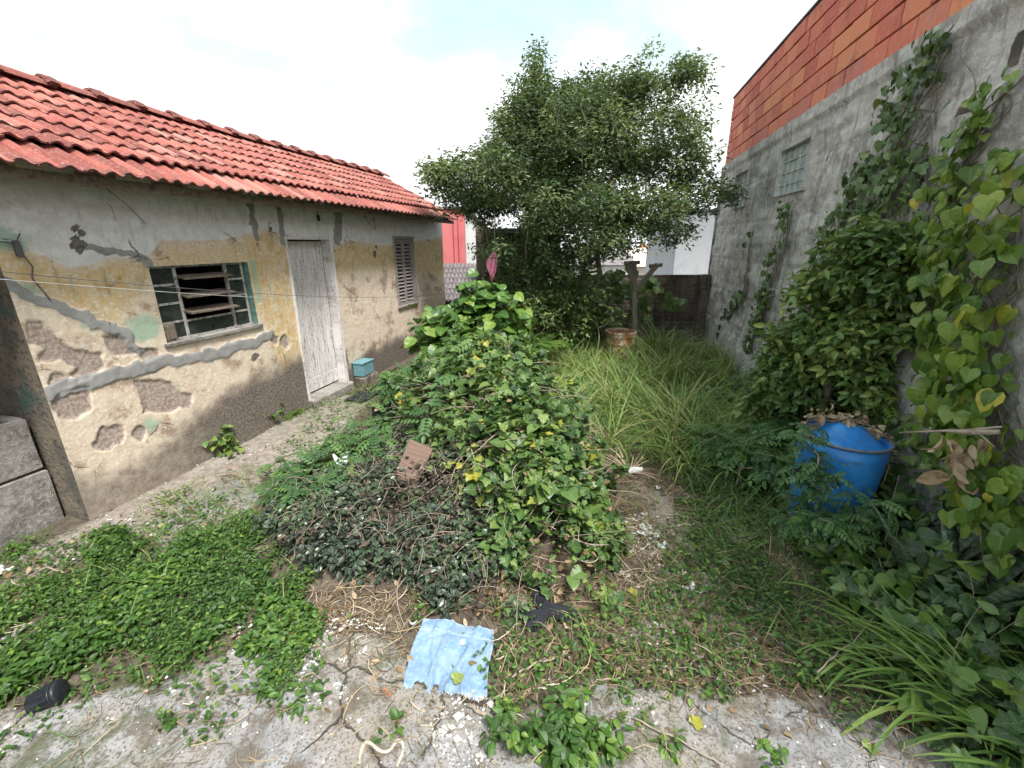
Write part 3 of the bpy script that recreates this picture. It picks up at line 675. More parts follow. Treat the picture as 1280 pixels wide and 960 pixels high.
def roof():
    # rows of clay barrel tiles, front slope; each row overlaps the one below
    ez, eo = 2.655, .36; rzv, roo = 3.52, -1.33
    t = MB(); s0, s1 = -4.2, 7.28; rows = 7; tw = .124  # near end lengthened out of view so the roof shades the gable
    sl = np.array([roo-eo, rzv-ez]); SL = np.hypot(*sl); sl = sl/SL; nr = np.array([-sl[1], sl[0]]) if sl[0] < 0 else sl
    nr = np.array([abs(sl[1]), abs(sl[0])])           # outward normal in (off, z)
    nc = int((s1-s0)/tw); prof = []
    K = 7; u = np.linspace(0, 1, K)
    hgt = np.where(u < .62, .021*np.sin(u/.62*PI), -.008*np.sin((u-.62)/.38*PI))
    for side in (0, 1):
        for r in range(rows):
            L = SL/rows; 
            for c in range(nc):
                jr = rng.normal(0, 1, 5); a0 = r*L-.03+jr[0]*.006; a1 = (r+1)*L+.035
                lift0 = .031+jr[1]*.004; lift1 = .002
                if r == 0: a0 -= .05; lift0 = .006
                if r == 1: lift0 = .050
                sb = s0+c*tw+jr[2]*.003; rot = jr[3]*.010
                rv = np.clip(.45+.28*rng.normal()+.35*(fbm(np.array([[c*.15, r*.4]]), 3, 2)[0]-.5)*2, 0, 1)
                V = []; A = []
                for thick in (0, -.014):
                    for (a, lf, av) in ((a0, lift0, 0.), ((a0+a1)/2, (lift0+lift1)/2, .5), (a1, lift1, 1.)):
                        s_ = sb+u*tw*1.03+rot*(a-a0)
                        hgt2 = hgt+lf+thick
                        off = eo+sl[0]*a+nr[0]*hgt2; z = ez+sl[1]*a+nr[1]*hgt2
                        if side: off = 2*roo-off
                        V.append(hw(s_, z, off)); A.append(np.stack([u, np.full(K, av), np.full(K, rv)], -1))
                V = np.concatenate(V); A = np.concatenate(A); F = []
                for k in range(K-1):
                    for rr in (0, 1): F.append((rr*K+k, rr*K+k+1, (rr+1)*K+k+1, (rr+1)*K+k)); F.append((3*K+rr*K+k, 3*K+(rr+1)*K+k, 3*K+(rr+1)*K+k+1, 3*K+rr*K+k+1))
                    F.append((k, 3*K+k, 3*K+k+1, k+1))
                F += [(0, K, 4*K, 3*K), (K, 2*K, 5*K, 4*K), (K-1, 4*K-1, 5*K-1, 2*K-1), (2*K-1, 5*K-1, 6*K-1, 3*K-1)]
                t.add(V, F, A)
            if side == 1 and r == 0: pass
    rf = t.build('roof', M['tile'], house)
    # ridge caps
    rd = MB(); L = .40; n = int((s1-s0)/L)
    for i in range(n+1):
        a = np.linspace(-1.25, 1.25, 9); sA = s0+i*L-.03; sB = sA+L+.06; V = []; A = []
        for (s_, r, lf) in ((sA, .115, .012), (sB, .095, .0)):
            for th in (0, -.014):
                V.append(hw(np.full(9, s_), rzv-.02+lf+(r+th)*np.cos(a), roo+(r+th)*np.sin(a)*1.1)); A.append(np.tile([.5, .05+.1*rng.random(), .1+.3*rng.random()], (9, 1)))
        V = np.concatenate(V); F = []
        for k in range(8): F += [(k, k+1, 18+k+1, 18+k), (9+k, 27+k, 27+k+1, 9+k+1), (k, 9+k, 9+k+1, k+1), (18+k, 18+k+1, 27+k+1, 27+k)]
        rd.add(V, F, np.concatenate(A))
        # mortar lump over each joint
        c = hw(sA+.03, rzv+.085, roo); lp = np.linspace(-1.1, 1.1, 7)
        V = []; 
        for ds, rr in ((-.05, .112), (-.03, .137), (.03, .137), (.06, .112)):
            V.append(hw(sA+.03+ds+rng.normal(0, .006, 7), rzv-.02+rr*np.cos(lp)+rng.normal(0, .004, 7), roo+rr*np.sin(lp)*1.1))
        V = np.concatenate(V); F = [(r*7+k, r*7+k+1, (r+1)*7+k+1, (r+1)*7+k) for r in range(3) for k in range(6)]
        rd.add(V, F, np.array([0, 0.02, .1]))
    rd.build('ridge_cap', M['tile'], rf)
    # eave board + underside
    e = MB(); ax = np.array([np.append(HD, 0), np.append(HN, 0), [0, 0, 1]])
    e.box(hw((s0+s1)/2, ez-.085, eo-.07), (s1-s0, .025, .07), ax, 'pos')
    for k in range(20): e.box(hw(s0+.25+k*.57, ez-.03, .12), (.05, .44, .05), ax, 'pos')
    e.build('eave_board', M['slat'], rf)
roof()
def added_porch():  # unseen walls added with the lengthened roof to shade the gable
    mb = MB(); mb.add([hw(-4.1, -.2, -2.6), hw(0, -.2, -2.6), hw(0, 2.72, -2.6), hw(-4.1, 2.72, -2.6)], [(0, 1, 2, 3)]); mb.add([hw(-4.1, -.2, -2.6), hw(-4.1, -.2, .0), hw(-4.1, 2.75, .0), hw(-4.1, 2.75, -2.6)], [(0, 1, 2, 3)]); mb.build('added_porch_wall', M['gable'], house)
added_porch()
AX = np.array([np.append(HD, 0), np.append(HN, 0), [0, 0, 1]])
def hbox(mb, s0, s1, z0, z1, o0, o1, A=None, jit=0, bev=0.0, m=0):
    a = np.array([(s0+s1)/2, (z0+z1)/2, (o0+o1)/2])
    nv = mb.n; mb.box(hw(a[0], a[1], a[2]), (s1-s0, o1-o0, z1-z0), AX, None, m, jit, bev)
    V = mb.V[-1]; s_ = (V[:, :2]-HC)@HD; of = (V[:, :2]-HC)@HN
    r = 0 if A is None else A
    mb.A[-1] = np.stack([s_, V[:, 2], np.full(len(V), r)+of*.0], -1)
def window():
    a, b, c, d = OPEN['window']
    w = MB(); o0, o1 = -.085, -.055
    c1, c2 = a+.27, b-.24
    for (p, q) in ((a, a+.022), (c1-.014, c1+.014), (c2-.014, c2+.014), (b-.045, b-.02)): hbox(w, p, q, c, d, o0, o1, bev=.003)
    for (p, q) in ((c, c+.022), (d-.022, d)): hbox(w, a, b, p, q, o0-.002, o1-.002)
    h = d-c
    for k in (.25, .5, .75): hbox(w, a, c1, c+h*k-.010, c+h*k+.010, o0+.004, o1-.004); hbox(w, c2, b-.03, c+h*k-.010, c+h*k+.010, o0+.004, o1-.004)
    hbox(w, c1, c2, c+h*.24-.010, c+h*.24+.010, o0+.004, o1-.004)
    fr = w.build('window', M['frame'], house)
    revealbox('window_reveal', 'window', .16, M['greenp'], fr)
    def pane(p, q, r, s_): x = MB(); hbox(x, p, q, r, s_, -.073, -.069); x.build('pane', M['pane'], fr)
    for k in range(4):
        z0, z1 = c+h*k/4+.011, c+h*(k+1)/4-.011
        pane(a+.022, c1-.014, z0, z1); pane(c2+.014, b-.045, z0, z1)
    pane(c1+.014, c2-.014, c+.022, c+h*.24-.010)
    for k, (z, tl) in enumerate(((.83, .09), (.58, .13), (.36, .15))):
        x = MB(); zc = c+h*z; N = 26; s_ = np.linspace(c1+.0, c2+.0, N)
        o_ = np.array([-.14, -.03, .035]); V = []
        S, O = np.meshgrid(s_, o_); edge = (fbm(np.stack([S*20, O*5+k], -1), 5, 3)-.5)*.02
        Z = zc+(O+.05)*-.17+.025*(S-c1)*0+np.array([.0, .0, .0])[:, None]
        for th in (0, .012): x.grid(hw(S, Z+th+edge*.4*(th > 0), O+edge*(O > 0)), np.stack([Z, S, O], -1))
        V = hw(S[-1], Z[-1], O[-1]+edge[-1]); V2 = hw(S[-1], Z[-1]+.012, O[-1]+edge[-1])
        x.grid(np.stack([V, V2]), np.stack([np.stack([Z[-1], S[-1], O[-1]], -1)]*2)); x.build('slat', M['slat'], fr)
    x = MB(); hbox(x, a-.03, b+.04, c-.035, c+.003, -.10, .028, bev=.006, jit=.001); x.build('sill', M['cem'], fr)
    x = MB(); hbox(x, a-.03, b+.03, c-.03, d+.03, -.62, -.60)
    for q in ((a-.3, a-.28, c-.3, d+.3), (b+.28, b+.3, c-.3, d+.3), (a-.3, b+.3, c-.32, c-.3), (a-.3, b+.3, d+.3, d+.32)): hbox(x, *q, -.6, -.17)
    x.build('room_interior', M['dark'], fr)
    x = MB(); hbox(x, a+.03, a+.14, c+.02, c+.16, -.06, -.03, jit=.006, bev=.01); x.build('cardboard_piece', M['slat'], fr)
window()
def door():
    a, b, c, d = OPEN['door']; x = MB(); dep = -.125
    nb = 6; w = (b-a-.05)/nb
    for k in range(nb): hbox(x, a+.02+k*w+.003, a+.02+(k+1)*w-.003, c+.22, d-.02, dep-.03, dep+.003*(k % 2), A=.3*k, bev=.004)
    dr = x.build('door', M['door'], house)
    x = MB(); hbox(x, a+.02, b-.03, c+.02, c+.215, dep-.03, dep+.004, A=.9, bev=.004); x.build('bottom_board', M['door'], dr)
    x = MB(); hbox(x, a+.05, a+.09, c+.95, c+1.03, dep, dep+.012, bev=.003); x.build('latch', M['rim'], dr)
    x = MB(); hbox(x, a-.035, a, c-.02, d+.035, -.13, .022, A=.1, bev=.004); hbox(x, b, b+.035, c-.02, d+.035, -.13, .020, A=.4, bev=.004); hbox(x, a, b, d, d+.033, -.13, .019, A=.7, bev=.004)
    hbox(x, b-.028, b-.001, c, d, -.125, .012, A=.8)
    x.build('door_frame', M['door'], dr)
    x = MB(); hbox(x, a-.05, b+.04, -.1, c-.003, -.2, .10, bev=.02, jit=.004); x.build('door_step', M['cem'], house)
door()
def shutter():
    a, b, c, d = OPEN['shutter']; x = MB()
    hbox(x, a-.03, a+.012, c, d, -.05, .028, A=.1, bev=.004); hbox(x, b-.012, b+.03, c, d, -.05, .028, A=.5, bev=.004)
    hbox(x, a-.05, b+.05, d, d+.045, -.05, .034, A=.8, bev=.004); hbox(x, a-.05, b+.05, c-.04, c, -.05, .045, A=.3, bev=.006)
    fr = x.build('shuttered_window', M['shutter'], house)
    hbox_ = hbox; mid = (a+b)/2
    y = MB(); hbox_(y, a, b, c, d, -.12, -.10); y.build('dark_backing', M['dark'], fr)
    for (p, q) in ((a+.014, mid-.003), (mid+.003, b-.014)):
        y = MB()
        for e0, e1 in ((p, p+.04), (q-.04, q)): hbox(y, e0, e1, c+.003, d-.003, -.045, -.01, A=.5, bev=.003)
        for e0, e1 in ((c+.003, c+.05), (d-.05, d-.003)): hbox(y, p+.04, q-.04, e0, e1, -.043, -.012, A=.2)
        n = 17; h = (d-c-.1)/n
        for k in range(n):
            zc = c+.05+h*(k+.5)+rng.normal(0, .002); tl = .03
            V = [hw(p+.04, zc-h*.26, -.008), hw(q-.04, zc-h*.26, -.008), hw(q-.04, zc+h*.26, -.044), hw(p+.04, zc+h*.26, -.044),
                 hw(p+.04, zc-h*.26+.008, -.006), hw(q-.04, zc-h*.26+.008, -.006), hw(q-.04, zc+h*.26+.008, -.042), hw(p+.04, zc+h*.26+.008, -.042)]
            y.add(V, [(0, 3, 2, 1), (4, 5, 6, 7), (0, 1, 5, 4), (2, 3, 7, 6)], A=[[zc*3, p, .1*k]]*8)
        y.build('shutter_leaf', M['shutter'], fr)
shutter()
def housebits():
    s_, z_ = hs(373/4*1+300, 1) if 0 else hs(393, 272)
    x = MB(); x.tube([hw(s_, 2.62, .02), hw(s_-.02, z_+.28, .015), hw(s_+.04, z_+.12, .03), hw(s_+.03, z_, .04)], .006, 5); 
    o = x.build('bulb_wire', M['wire'], house)
    x = MB(); x.lathe([(0, .03), (.018, .03), (.022, 0), (.018, -.04), (0, -.045)], hw(s_+.03, z_, .04), 10); x.build('bulb_socket', M['black'], house)
    s2, z2 = hs(19, 311)
    x = MB(); x.box(hw(s2, z2, .03), (.035, .03, .11), AX, bev=.005); x.tube([hw(s2, z2, .03), hw(s2+.05, z2-.12, .02), hw(s2+.03, z2-.2, .015), hw(s2+.09, z2-.36, .02)], .005, 5)
    x.tube([hw(s2-.3, z2+.06, .03), hw(s2, z2+.04, .03), hw(s2+.04, z2+.1, .02)], .005, 5)
    x.build('wire_insulator', M['wire'], house)
    # cables and drain on the facade
    x = MB(); x.tube([hw(hs(180, 235)[0]-.35, 2.6, .012), hw(.9, 2.45, .012), hw(1.02, 2.3, .012)], .003, 4); x.build('facade_cable', M['wire'], house)
housebits()
# clotheslines: two sagging wires from the insulator to the far corner of the house
for (A_, B_, nm, col) in (((s2z := hs(0, 352)), 0, 'upper sagging clothesline strung along the ochre house front', 'wire'), (hs(0, 362), 1, 'lower taut clothesline strung along the ochre house front', 'wire_p')):
    s0, z0 = A_; P0 = hw(s0-.8, z0+.22, .22); s1, z1 = hs(556, 408 if B_ == 0 else 409); P1 = hw(7.6, 1.05, .55) if B_ else hw(7.6, 1.12, .50)
    t = np.linspace(0, 1, 30); pts = P0[None]*(1-t)[:, None]+P1[None]*t[:, None]; pts[:, 2] -= (.40 if B_ == 0 else .36)*4*t*(1-t)*.5
    x = MB(); x.tube(pts, .0026, 5); tag(x.build('clothesline', M[col]), nm, 'wire', 'clotheslines on the house front')

# ---- concrete wash tub at the left
def tub():
    e = hs(82, 645)
    p = onz(83, 645, 0); st, ot = float(np.dot(p[:2]-HC, HD)), float(np.dot(p[:2]-HC, HN))
    d = ray(32, 523); tt = (ot+np.dot(HN, HC))/np.dot(HN, d[:2]); top = CAMH+d[2]*tt
    st = -.02; w = thing('wash_tub', 'grey cement laundry tub standing against the stained end wall of the house', 'wash tub', hw(-.8, 0, ot-.3))
    def gb(nm, s0, s1, z0, z1, o0, o1, **k):
        m = MB(); hbox(m, s0, s1, z0, z1, o0, o1, **k); m.A[-1] = m.V[-1].copy(); return m.build(nm, M['cem'], w)
    mid = top*.52
    gb('tub_base', -1.6, st, -.1, mid-.012, ot-.7, ot, bev=.012, jit=.004)
    m = MB()
    hbox(m, -1.6, st-.01, mid, top, ot-.06, ot-.012, bev=.01, jit=.003); hbox(m, -1.6, st-.01, mid, top, ot-.69, ot-.63, bev=.01)
    hbox(m, st-.08, st-.011, mid+.001, top-.002, ot-.63, ot-.06); hbox(m, -1.6, st-.08, mid+.001, mid+.06, ot-.63, ot-.06)
    m.A = [v.copy() for v in m.V]; m.build('basin', M['cem'], w)
    m = MB(); V = []
    for k in range(5): hbox(m, -.35-.1*k, -.33-.1*k, mid+.06, top-.06, ot-.62, ot-.30)
    m.A = [v.copy() for v in m.V]; m.build('scrubbing_ridges', M['cem'], w)
tub()

# ============================================================ concrete wall and brick storey on the right
bld = thing('neighbour_building', 'tall building of rough concrete with glass block windows and orange clay blocks on top', 'building', rwp(5, 0, 0))
WIN = [(6.44, 7.42, 2.77, 3.36), (8.90, 9.70, 2.76, 3.36)]
def rightwall():
    ss = np.unique(np.round(np.concatenate([np.arange(.6, 6, .03), np.arange(6, 10.86, .045), [10.86]]+[[w[0], w[1]] for w in WIN]), 4))
    zs = np.unique(np.round(np.concatenate([np.arange(-.4, 3.70, .03), [3.70]]+[[w[2], w[3]] for w in WIN]), 4))
    S, Z = np.meshgrid(ss, zs); P = np.stack([S, Z], -1)
    off = .05*(fbm(P*1.5, 51, 4)-.5)+.055*(fbm(P*6, 52, 4)-.5)+.012*(vnoise(P*np.array([3, 14]), 53)-.5)
    ledge = (vnoise(P*np.array([1.2, 5]), 60) > .78)*.012; off = off+ledge
    joint = (np.abs((Z/.62) % 1-.5) > .475)*.012; off -= joint
    # buttress foot that spreads toward the yard near the far corner
    off = off+.30*sstep(1.1, -.1, Z)*sstep(5.6, 6.4, S)*sstep(9.9, 9.0, S)*.6
    off = np.where(Z > 3.55, off*.5+.03, off)
    V = rwp(S, Z+.03*(fbm(P*2, 55, 3)-.5)*(Z > 3.6), off)
    cs_ = (S[:-1, :-1]+S[1:, 1:])/2; cz_ = (Z[:-1, :-1]+Z[1:, 1:])/2; mask = np.ones(cs_.shape, bool)
    for a, b, c, d in WIN: mask &= ~((cs_ > a) & (cs_ < b) & (cz_ > c) & (cz_ < d))
    # broken holes at the top right
    for (hx, hz, rx, rz) in [(rs(1270, 62)+(.05, .10)), (rs(1205, 138)+(.07, .03)), (rs(1034, 193)+(.02, .06))]:
        mask &= ~((np.abs(cs_-hx) < rx) & (np.abs(cz_-hz) < rz))
    m = MB(); m.grid(V, np.stack([S, Z, S*0], -1), mask=mask)
    m.build('concrete_wall', M['conc'], bld, True)
    m = MB()   # body of the wall behind, ends and hole depth
    RAX = np.array([np.append(RD, 0), np.append(RN, 0), [0, 0, 1]])
    m.box(rwp(5.7, 1.6, -.55), (10.2, .6, 4.1), RAX); m.A[-1] = m.V[-1][:, [1, 2, 0]]; m.build('inner_wall', M['conc'], bld)
    m = MB(); V = [rwp(10.86, -.4, .02), rwp(10.86, -.4, -3), rwp(10.86, 3.70, -3), rwp(10.86, 3.70, .02)]
    m.add(V, [(0, 1, 2, 3)], A=[[0, -.4, 0], [3, -.4, 0], [3, 3.7, 0], [0, 3.7, 0]]); V = [v+np.append(RD, 0)*.14 for v in V]
    m.add(V, [(0, 1, 2, 3)], A=[[0, -.4, 0], [3, -.4, 0], [3, 3.7, 0], [0, 3.7, 0]]); m.build('end_wall', M['conc'], bld)
    # ceramic block storey
    m = MB(); bl, bh = .385, .196
    for r in range(6):
        z0 = 3.70+r*(bh+.010)
        k = 0; s_ = .2-(r % 2)*bl/2+(r*.07 % .1)
        while s_ < 10.80:
            w = min(bl, 10.86-s_)
            if w < .05: break
            rv = float(np.clip(rng.normal(.45, .25), 0, 1)); o = rng.normal(0, .004)
            if r == 0: rv = min(1, rv+.25)
            V0 = m.n; m.box(rwp(s_+w/2, z0+bh/2, -.07+o), (w-.012, .14, bh-.004), RAX, None, 0, .0008, .006)
            V = m.V[-1]; m.A[-1] = np.stack([(V[:, :2])@RD+k*3, V[:, 2], np.full(len(V), rv)], -1)
            s_ += bl; k += 1
    m.build('clay_block_storey', M['clay'], bld)
    m = MB(); m.box(rwp(5.5, 4.31, -.09), (10.7, .13, 1.22), RAX); m.build('mortar_joint', simplemat('dark_mortar', (.10, .055, .045), .95, .2, 20), bld)
    m = MB(); m.box(rwp(5.55, 4.952, -.08), (10.7, .2, .03), RAX, bev=.005); m.build('wall_cap', M['wire'], bld)
    for (a, b, c, d) in WIN:
        m = MB(); g = .012; nx, nz = (5, 4) if a < 8 else (4, 4)
        bw = (b-a)/nx; hh = (d-c)/nz
        for i in range(nx+1): m.box(rwp(a+i*bw, (c+d)/2, -.05), (g, .06, d-c), RAX)
        for j in range(nz+1): m.box(rwp((a+b)/2, c+j*hh, -.051), (b-a, .06, g), RAX)
        f = m.build('window', M['mortar'], bld)
        m = MB(); lp = [(a, c), (b, c), (b, d), (a, d)]
        for i in range(4):
            p, q = lp[i], lp[(i+1) % 4]; e = .03
            m.add([rwp(p[0], p[1], .035), rwp(q[0], q[1], .035), rwp(q[0], q[1], -.09), rwp(p[0], p[1], -.09)], [(0, 1, 2, 3)])
        m.build('window_reveal', M['mortar'], f)
        for i in range(nx):
            for j in range(nz):
                m = MB(); cx, cz = a+(i+.5)*bw, c+(j+.5)*hh
                m.box(rwp(cx, cz, -.06), (bw-g-.002, .05, hh-g-.002), RAX, np.array([0, 0, .6*rng.random()]), 0, 0, .008)
                m.build('glass_block', M['gblock'], f)
    return RAX
RAX = rightwall()
def wallwires():
    for (p, q) in (((1178, 45), (1175, 200)), ((1195, 60), (1150, 215)), ((1215, 50), (1235, 130))):
        m = MB()
        a, b = rs(*p), rs(*q); t = np.linspace(0, 1, 12)
        pts = rwp(a[0]+(b[0]-a[0])*t+.03*np.sin(t*5), a[1]+(b[1]-a[1])*t, .05+.02*np.sin(t*9)); m.tube(pts, .0035, 5)
        m.build('hanging_root', M['bark'], bld)
wallwires()

# ============================================================ back of the yard
def blockwall():
    w = thing('block_wall', 'low dark concrete block wall closing the far end of the yard', 'wall', (2.4, 10.1, 0))
    xs = np.linspace(.9, 4.50, 160); zs = np.linspace(-.5, 1.46, 90); X, Z = np.meshgrid(xs, zs); P = np.stack([X, Z], -1)
    off = .02*(fbm(P*4, 71, 4)-.5)-.012*(np.abs((Z/.2) % 1-.5) > .46)-.012*(np.abs((X/.4+.5*np.floor(Z/.2)) % 1-.5) > .48)
    m = MB(); m.grid(np.stack([X, 10.1-off, Z], -1), np.stack([X, Z, X*0], -1))
    m.grid(np.stack([X[-1:].repeat(2, 0), np.stack([10.1-off[-1], 10.24+off[-1]*0]), Z[-1:].repeat(2, 0)], -1), np.stack([X[-1:].repeat(2, 0), Z[-1:].repeat(2, 0), X[:2]*0], -1))
    m.build('wall', M['block'], w, True)
    m = MB(); m.box((4.34, 10.02, .5), (.2, .16, 1.96), None, 'pos', jit=.004, bev=.01); m.A[-1] = m.V[-1][:, [0, 2, 1]]; m.build('pillar', M['block'], w)
blockwall()
def shed():
    w = thing('shed', 'dark open lean-to shed with a concrete pillar behind the tree', 'shed', (0, 10.6, 0))
    m = MB(); m.box((-.71, 10.3, 1.05), (.20, .25, 2.85), None, 'pos', jit=.004, bev=.01); m.A[-1] = m.V[-1][:, [0, 2, 1]]; m.build('pillar', M['block'], w)
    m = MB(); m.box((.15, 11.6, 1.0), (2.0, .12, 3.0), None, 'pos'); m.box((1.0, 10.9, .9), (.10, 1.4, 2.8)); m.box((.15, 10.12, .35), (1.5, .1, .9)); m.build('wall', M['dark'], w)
    m = MB(); m.box((.1, 10.9, 2.40), (1.5, 1.7, .06), None, None, jit=.01); m.build('roof', M['wire'], w)
    m = MB()
    for k in range(4): m.box((-.5+.42*k, 10.2, 1.15), (.05, .05, 1.6))
    m.box((.15, 10.2, 1.35), (1.5, .04, .06)); m.build('gate_bar', M['wire'], w)
shed()
def pinkhouse():
    w = thing('pink_house', 'pink plastered house with a white end strip behind the ochre house', 'house', (-2, 13, 0))
    m = MB()
    x0, x1 = at(480, 300, 13)[0], at(582, 300, 13)[0]; zt = at(560, 262, 13)[2]
    m.box(((x0+x1)/2, 14.5, .3), (x1-x0, 3, (zt-.3)*2)); m.build('wall', M['pinkwall'], w)
    x2 = at(597, 300, 13)[0]; x3 = at(603, 300, 13)[0]; z2 = at(600, 286, 13)[2]
    m = MB(); V = [(x1, 12.98, -3), (x2, 12.98, -3), (x2, 12.98, z2), (x3, 12.98, z2-.02), (x1, 12.98, zt)]
    V += [(a, 15.9, c) for a, b, c in V]; n = 5
    m.add(V, [tuple(range(5)), tuple(range(5, 10))[::-1]]+[(i, i+5, (i+1) % 5+5, (i+1) % 5) for i in range(5)]); m.build('end_strip', M['paint_w'], w)
    m = MB(); V = np.array([(x0, 12.9, zt+.02), (x1, 12.9, zt+.02), (x3+.05, 12.9, z2), (x3+.05, 16, z2), (x1, 16, zt+.02), (x0, 16, zt+.02)])
    U = V+np.array([0, 0, .05]); m.add(np.concatenate([V, U]), [(0, 1, 4, 5), (1, 2, 3, 4), (11, 10, 7, 6), (10, 9, 8, 7), (0, 6, 7, 1), (1, 7, 8, 2)]); m.build('roof_edge', M['wire'], w)
    m = MB()
    for px in (568, 574):
        p = at(px, 300, 12.9); m.box((p[0], 12.95, 2.3), (.03, .03, 1.4))
    m.build('drain_pipe', M['pinkwall'], w)
    # lean-to with old grey tiles in front of it
    g = thing('tiled_leanto', 'small lean-to roofed with old grey tiles below the pink wall', 'roof', (-1.6, 11.9, 0))
    m = MB(); y0, y1 = 11.3, 12.7; za, zb = .7, 1.55; xa, xb = -2.9, -.80
    nc, nr = 20, 7
    for r in range(nr):
        for c in range(nc):
            u = np.linspace(-1, 1, 5); t0, t1 = r/nr, (r+1.15)/nr; x = xa+(c+.5)*(xb-xa)/nc+u*(xb-xa)/nc*.5+.0*r
            V = np.concatenate([np.stack([x+.12*r, np.full(5, y0+(y1-y0)*t), za+(zb-za)*t+.05*(1-u**2)+lf], -1) for t, lf in ((t0, .03), (t1, 0.))])
            m.add(V, [(k, k+1, 6+k, 5+k) for k in range(4)], np.array([0, 0, rng.random()]))
            V2 = V[:5].copy(); V2[:, 2] -= .035; m.add(np.concatenate([V[:5], V2]), [(k, 5+k, 6+k, k+1) for k in range(4)], np.array([0, 0, 1.]))
    m.build('roof', M['gtile'], g)
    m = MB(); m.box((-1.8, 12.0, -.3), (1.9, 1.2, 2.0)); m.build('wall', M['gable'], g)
pinkhouse()
def white_building():
    w = thing('white_building', 'weathered white rendered building wall between the tree and the concrete wall', 'building', (7, 15, 0))
    x0 = at(846, 300, 14)[0]
    m = MB(); m.box((x0+2.5, 15.5, -.5), (5, 3, 7.1), None, 'pos'); m.build('wall', M['bluewhite'], w)
    m = MB(); m.box((x0+2.5, 15.5, 3.08), (5.1, 3.1, .06)); m.build('parapet', M['wire'], w)
white_building()
def farhouse(nm, label, x, y, w_, d_, zt, rise, wall, rf):
    t = thing('far_house', label, 'house', (x, y, -5), 'houses far beyond the yard')
    m = MB(); z0 = -6; m.box((x, y, (z0+zt)/2), (w_, d_, zt-z0)); m.build('wall', wall, t)
    m = MB(); e = .3; V = [(x-w_/2-e, y-d_/2-e, zt+.01), (x+w_/2+e, y-d_/2-e, zt+.01), (x+w_/2+e, y+d_/2+e, zt+.01), (x-w_/2-e, y+d_/2+e, zt+.01), (x-w_/2-e, y, zt+rise), (x+w_/2+e, y, zt+rise)]
    m.add(V, [(0, 1, 5, 4), (2, 3, 4, 5), (0, 4, 3), (1, 2, 5), (0, 3, 2, 1)]); m.build('roof', rf, t)
    for k in range(3): m = MB(); m.box((x-w_*.3+k*w_*.3, y-d_/2-.01, zt-1.4), (1.0, .06, 1.0)); m.build('window', M['pane'], t)
p = at(832, 322, 40); farhouse('a', 'far house with an orange tiled roof seen above the block wall', p[0], 42, 3.0, 6, 1.0, 1.0, M['cream'], M['oroof'])
p = at(790, 322, 32); farhouse('b', 'far cream house seen between the tree branches and the block wall', p[0], 34, 8, 6, .6, 1.2, M['cream'], M['cream'])
p = at(700, 322, 30); farhouse('c', 'far white house glimpsed through the lower branches of the tree', p[0], 32, 9, 6, .8, 1.0, M['paint_w'], M['gtile'])
def watertank():
    p = at(836, 308, 44); w = thing('water_tank', 'blue water tank far off above the orange roof', 'tank', p)
    m = MB(); m.lathe([(0, -.5), (.8, -.5), (.9, 0), (.95, .55), (1.0, .6), (.75, .8), (0, .95)], p, 16); m.build('tank_body', M['bluet'], w, True)
    m = MB()
    for a in range(4): m.box((p[0]+.6*math.cos(a*PI/2+.7), p[1]+.6*math.sin(a*PI/2+.7), p[2]-3.5), (.15, .15, 6.1))
    m.build('support', M['wire'], w)
watertank()
# ============================================================ vegetation helpers
def grow(root_pts, targets, seg=.18, wob=.25, spread=1.0):
    """greedy skeleton: each target joins the nearest node. returns nodes, parent"""
    N = [np.array(p, float) for p in root_pts]; par = [-1]+list(range(len(root_pts)-1)); dep = list(range(len(N)))
    T = np.array(targets); base = N[-1]; order = np.argsort(np.linalg.norm(T-base, axis=1)); tips = []
    for i in order:
        A = np.array(N); d = np.linalg.norm(A-T[i], axis=1)+.012*np.array(dep)*spread
        k0 = max(1, len(root_pts)//2)
        d[:k0] += 3*(1 if len(root_pts) > 2 else 0)
        j = int(np.argmin(d)); st = N[j]; L = np.linalg.norm(T[i]-st); n = max(1, int(L/seg)); prev = j
        side = rng.normal(0, 1, 3)*wob*L*.25
        for q in range(1, n+1):
            t = q/n; p = st+(T[i]-st)*t+side*math.sin(t*PI)+rng.normal(0, .012, 3); p[2] += .10*L*math.sin(t*PI)
            N.append(p); par.append(prev); dep.append(dep[prev]+1); prev = len(N)-1
        tips.append(prev)
    return np.array(N), np.array(par), tips
def skel_mesh(mb, N, par, tips, rtip=.004, pw=2.3, n=6, rmax=None):
    R = np.zeros(len(N)); 
    cnt = np.zeros(len(N)); 
    for t in tips: cnt[t] += 1
    for i in range(len(N)-1, 0, -1):
        if cnt[i] == 0: cnt[i] = 1
        cnt[par[i]] += cnt[i]
    R = rtip*np.maximum(cnt, 1)**(1/pw)
    if rmax: R = np.minimum(R, rmax)
    ch = [[] for _ in N]
    for i in range(1, len(N)): ch[par[i]].append(i)
    used = set()
    def chain(s):
        out = [s]; c = s
        while ch[c]:
            c = max(ch[c], key=lambda q: cnt[q]); out.append(c)
        return out
    stack = [0]; done = set()
    while stack:
        s = stack.pop(); c = chain(s); pts = c if s == 0 else [par[s]]+c
        for q in c:
            done.add(q)
            mx = max(ch[q], key=lambda z: cnt[z]) if ch[q] else -1
            for z in ch[q]:
                if z != mx: stack.append(z)
        r = R[pts].copy()
        if s != 0: r[0] = r[1]
        r[-1] = min(r[-1], rtip)
        if len(pts) > 1: mb.tube(N[pts], r, n if r[0] > .015 else 4, cap=False)
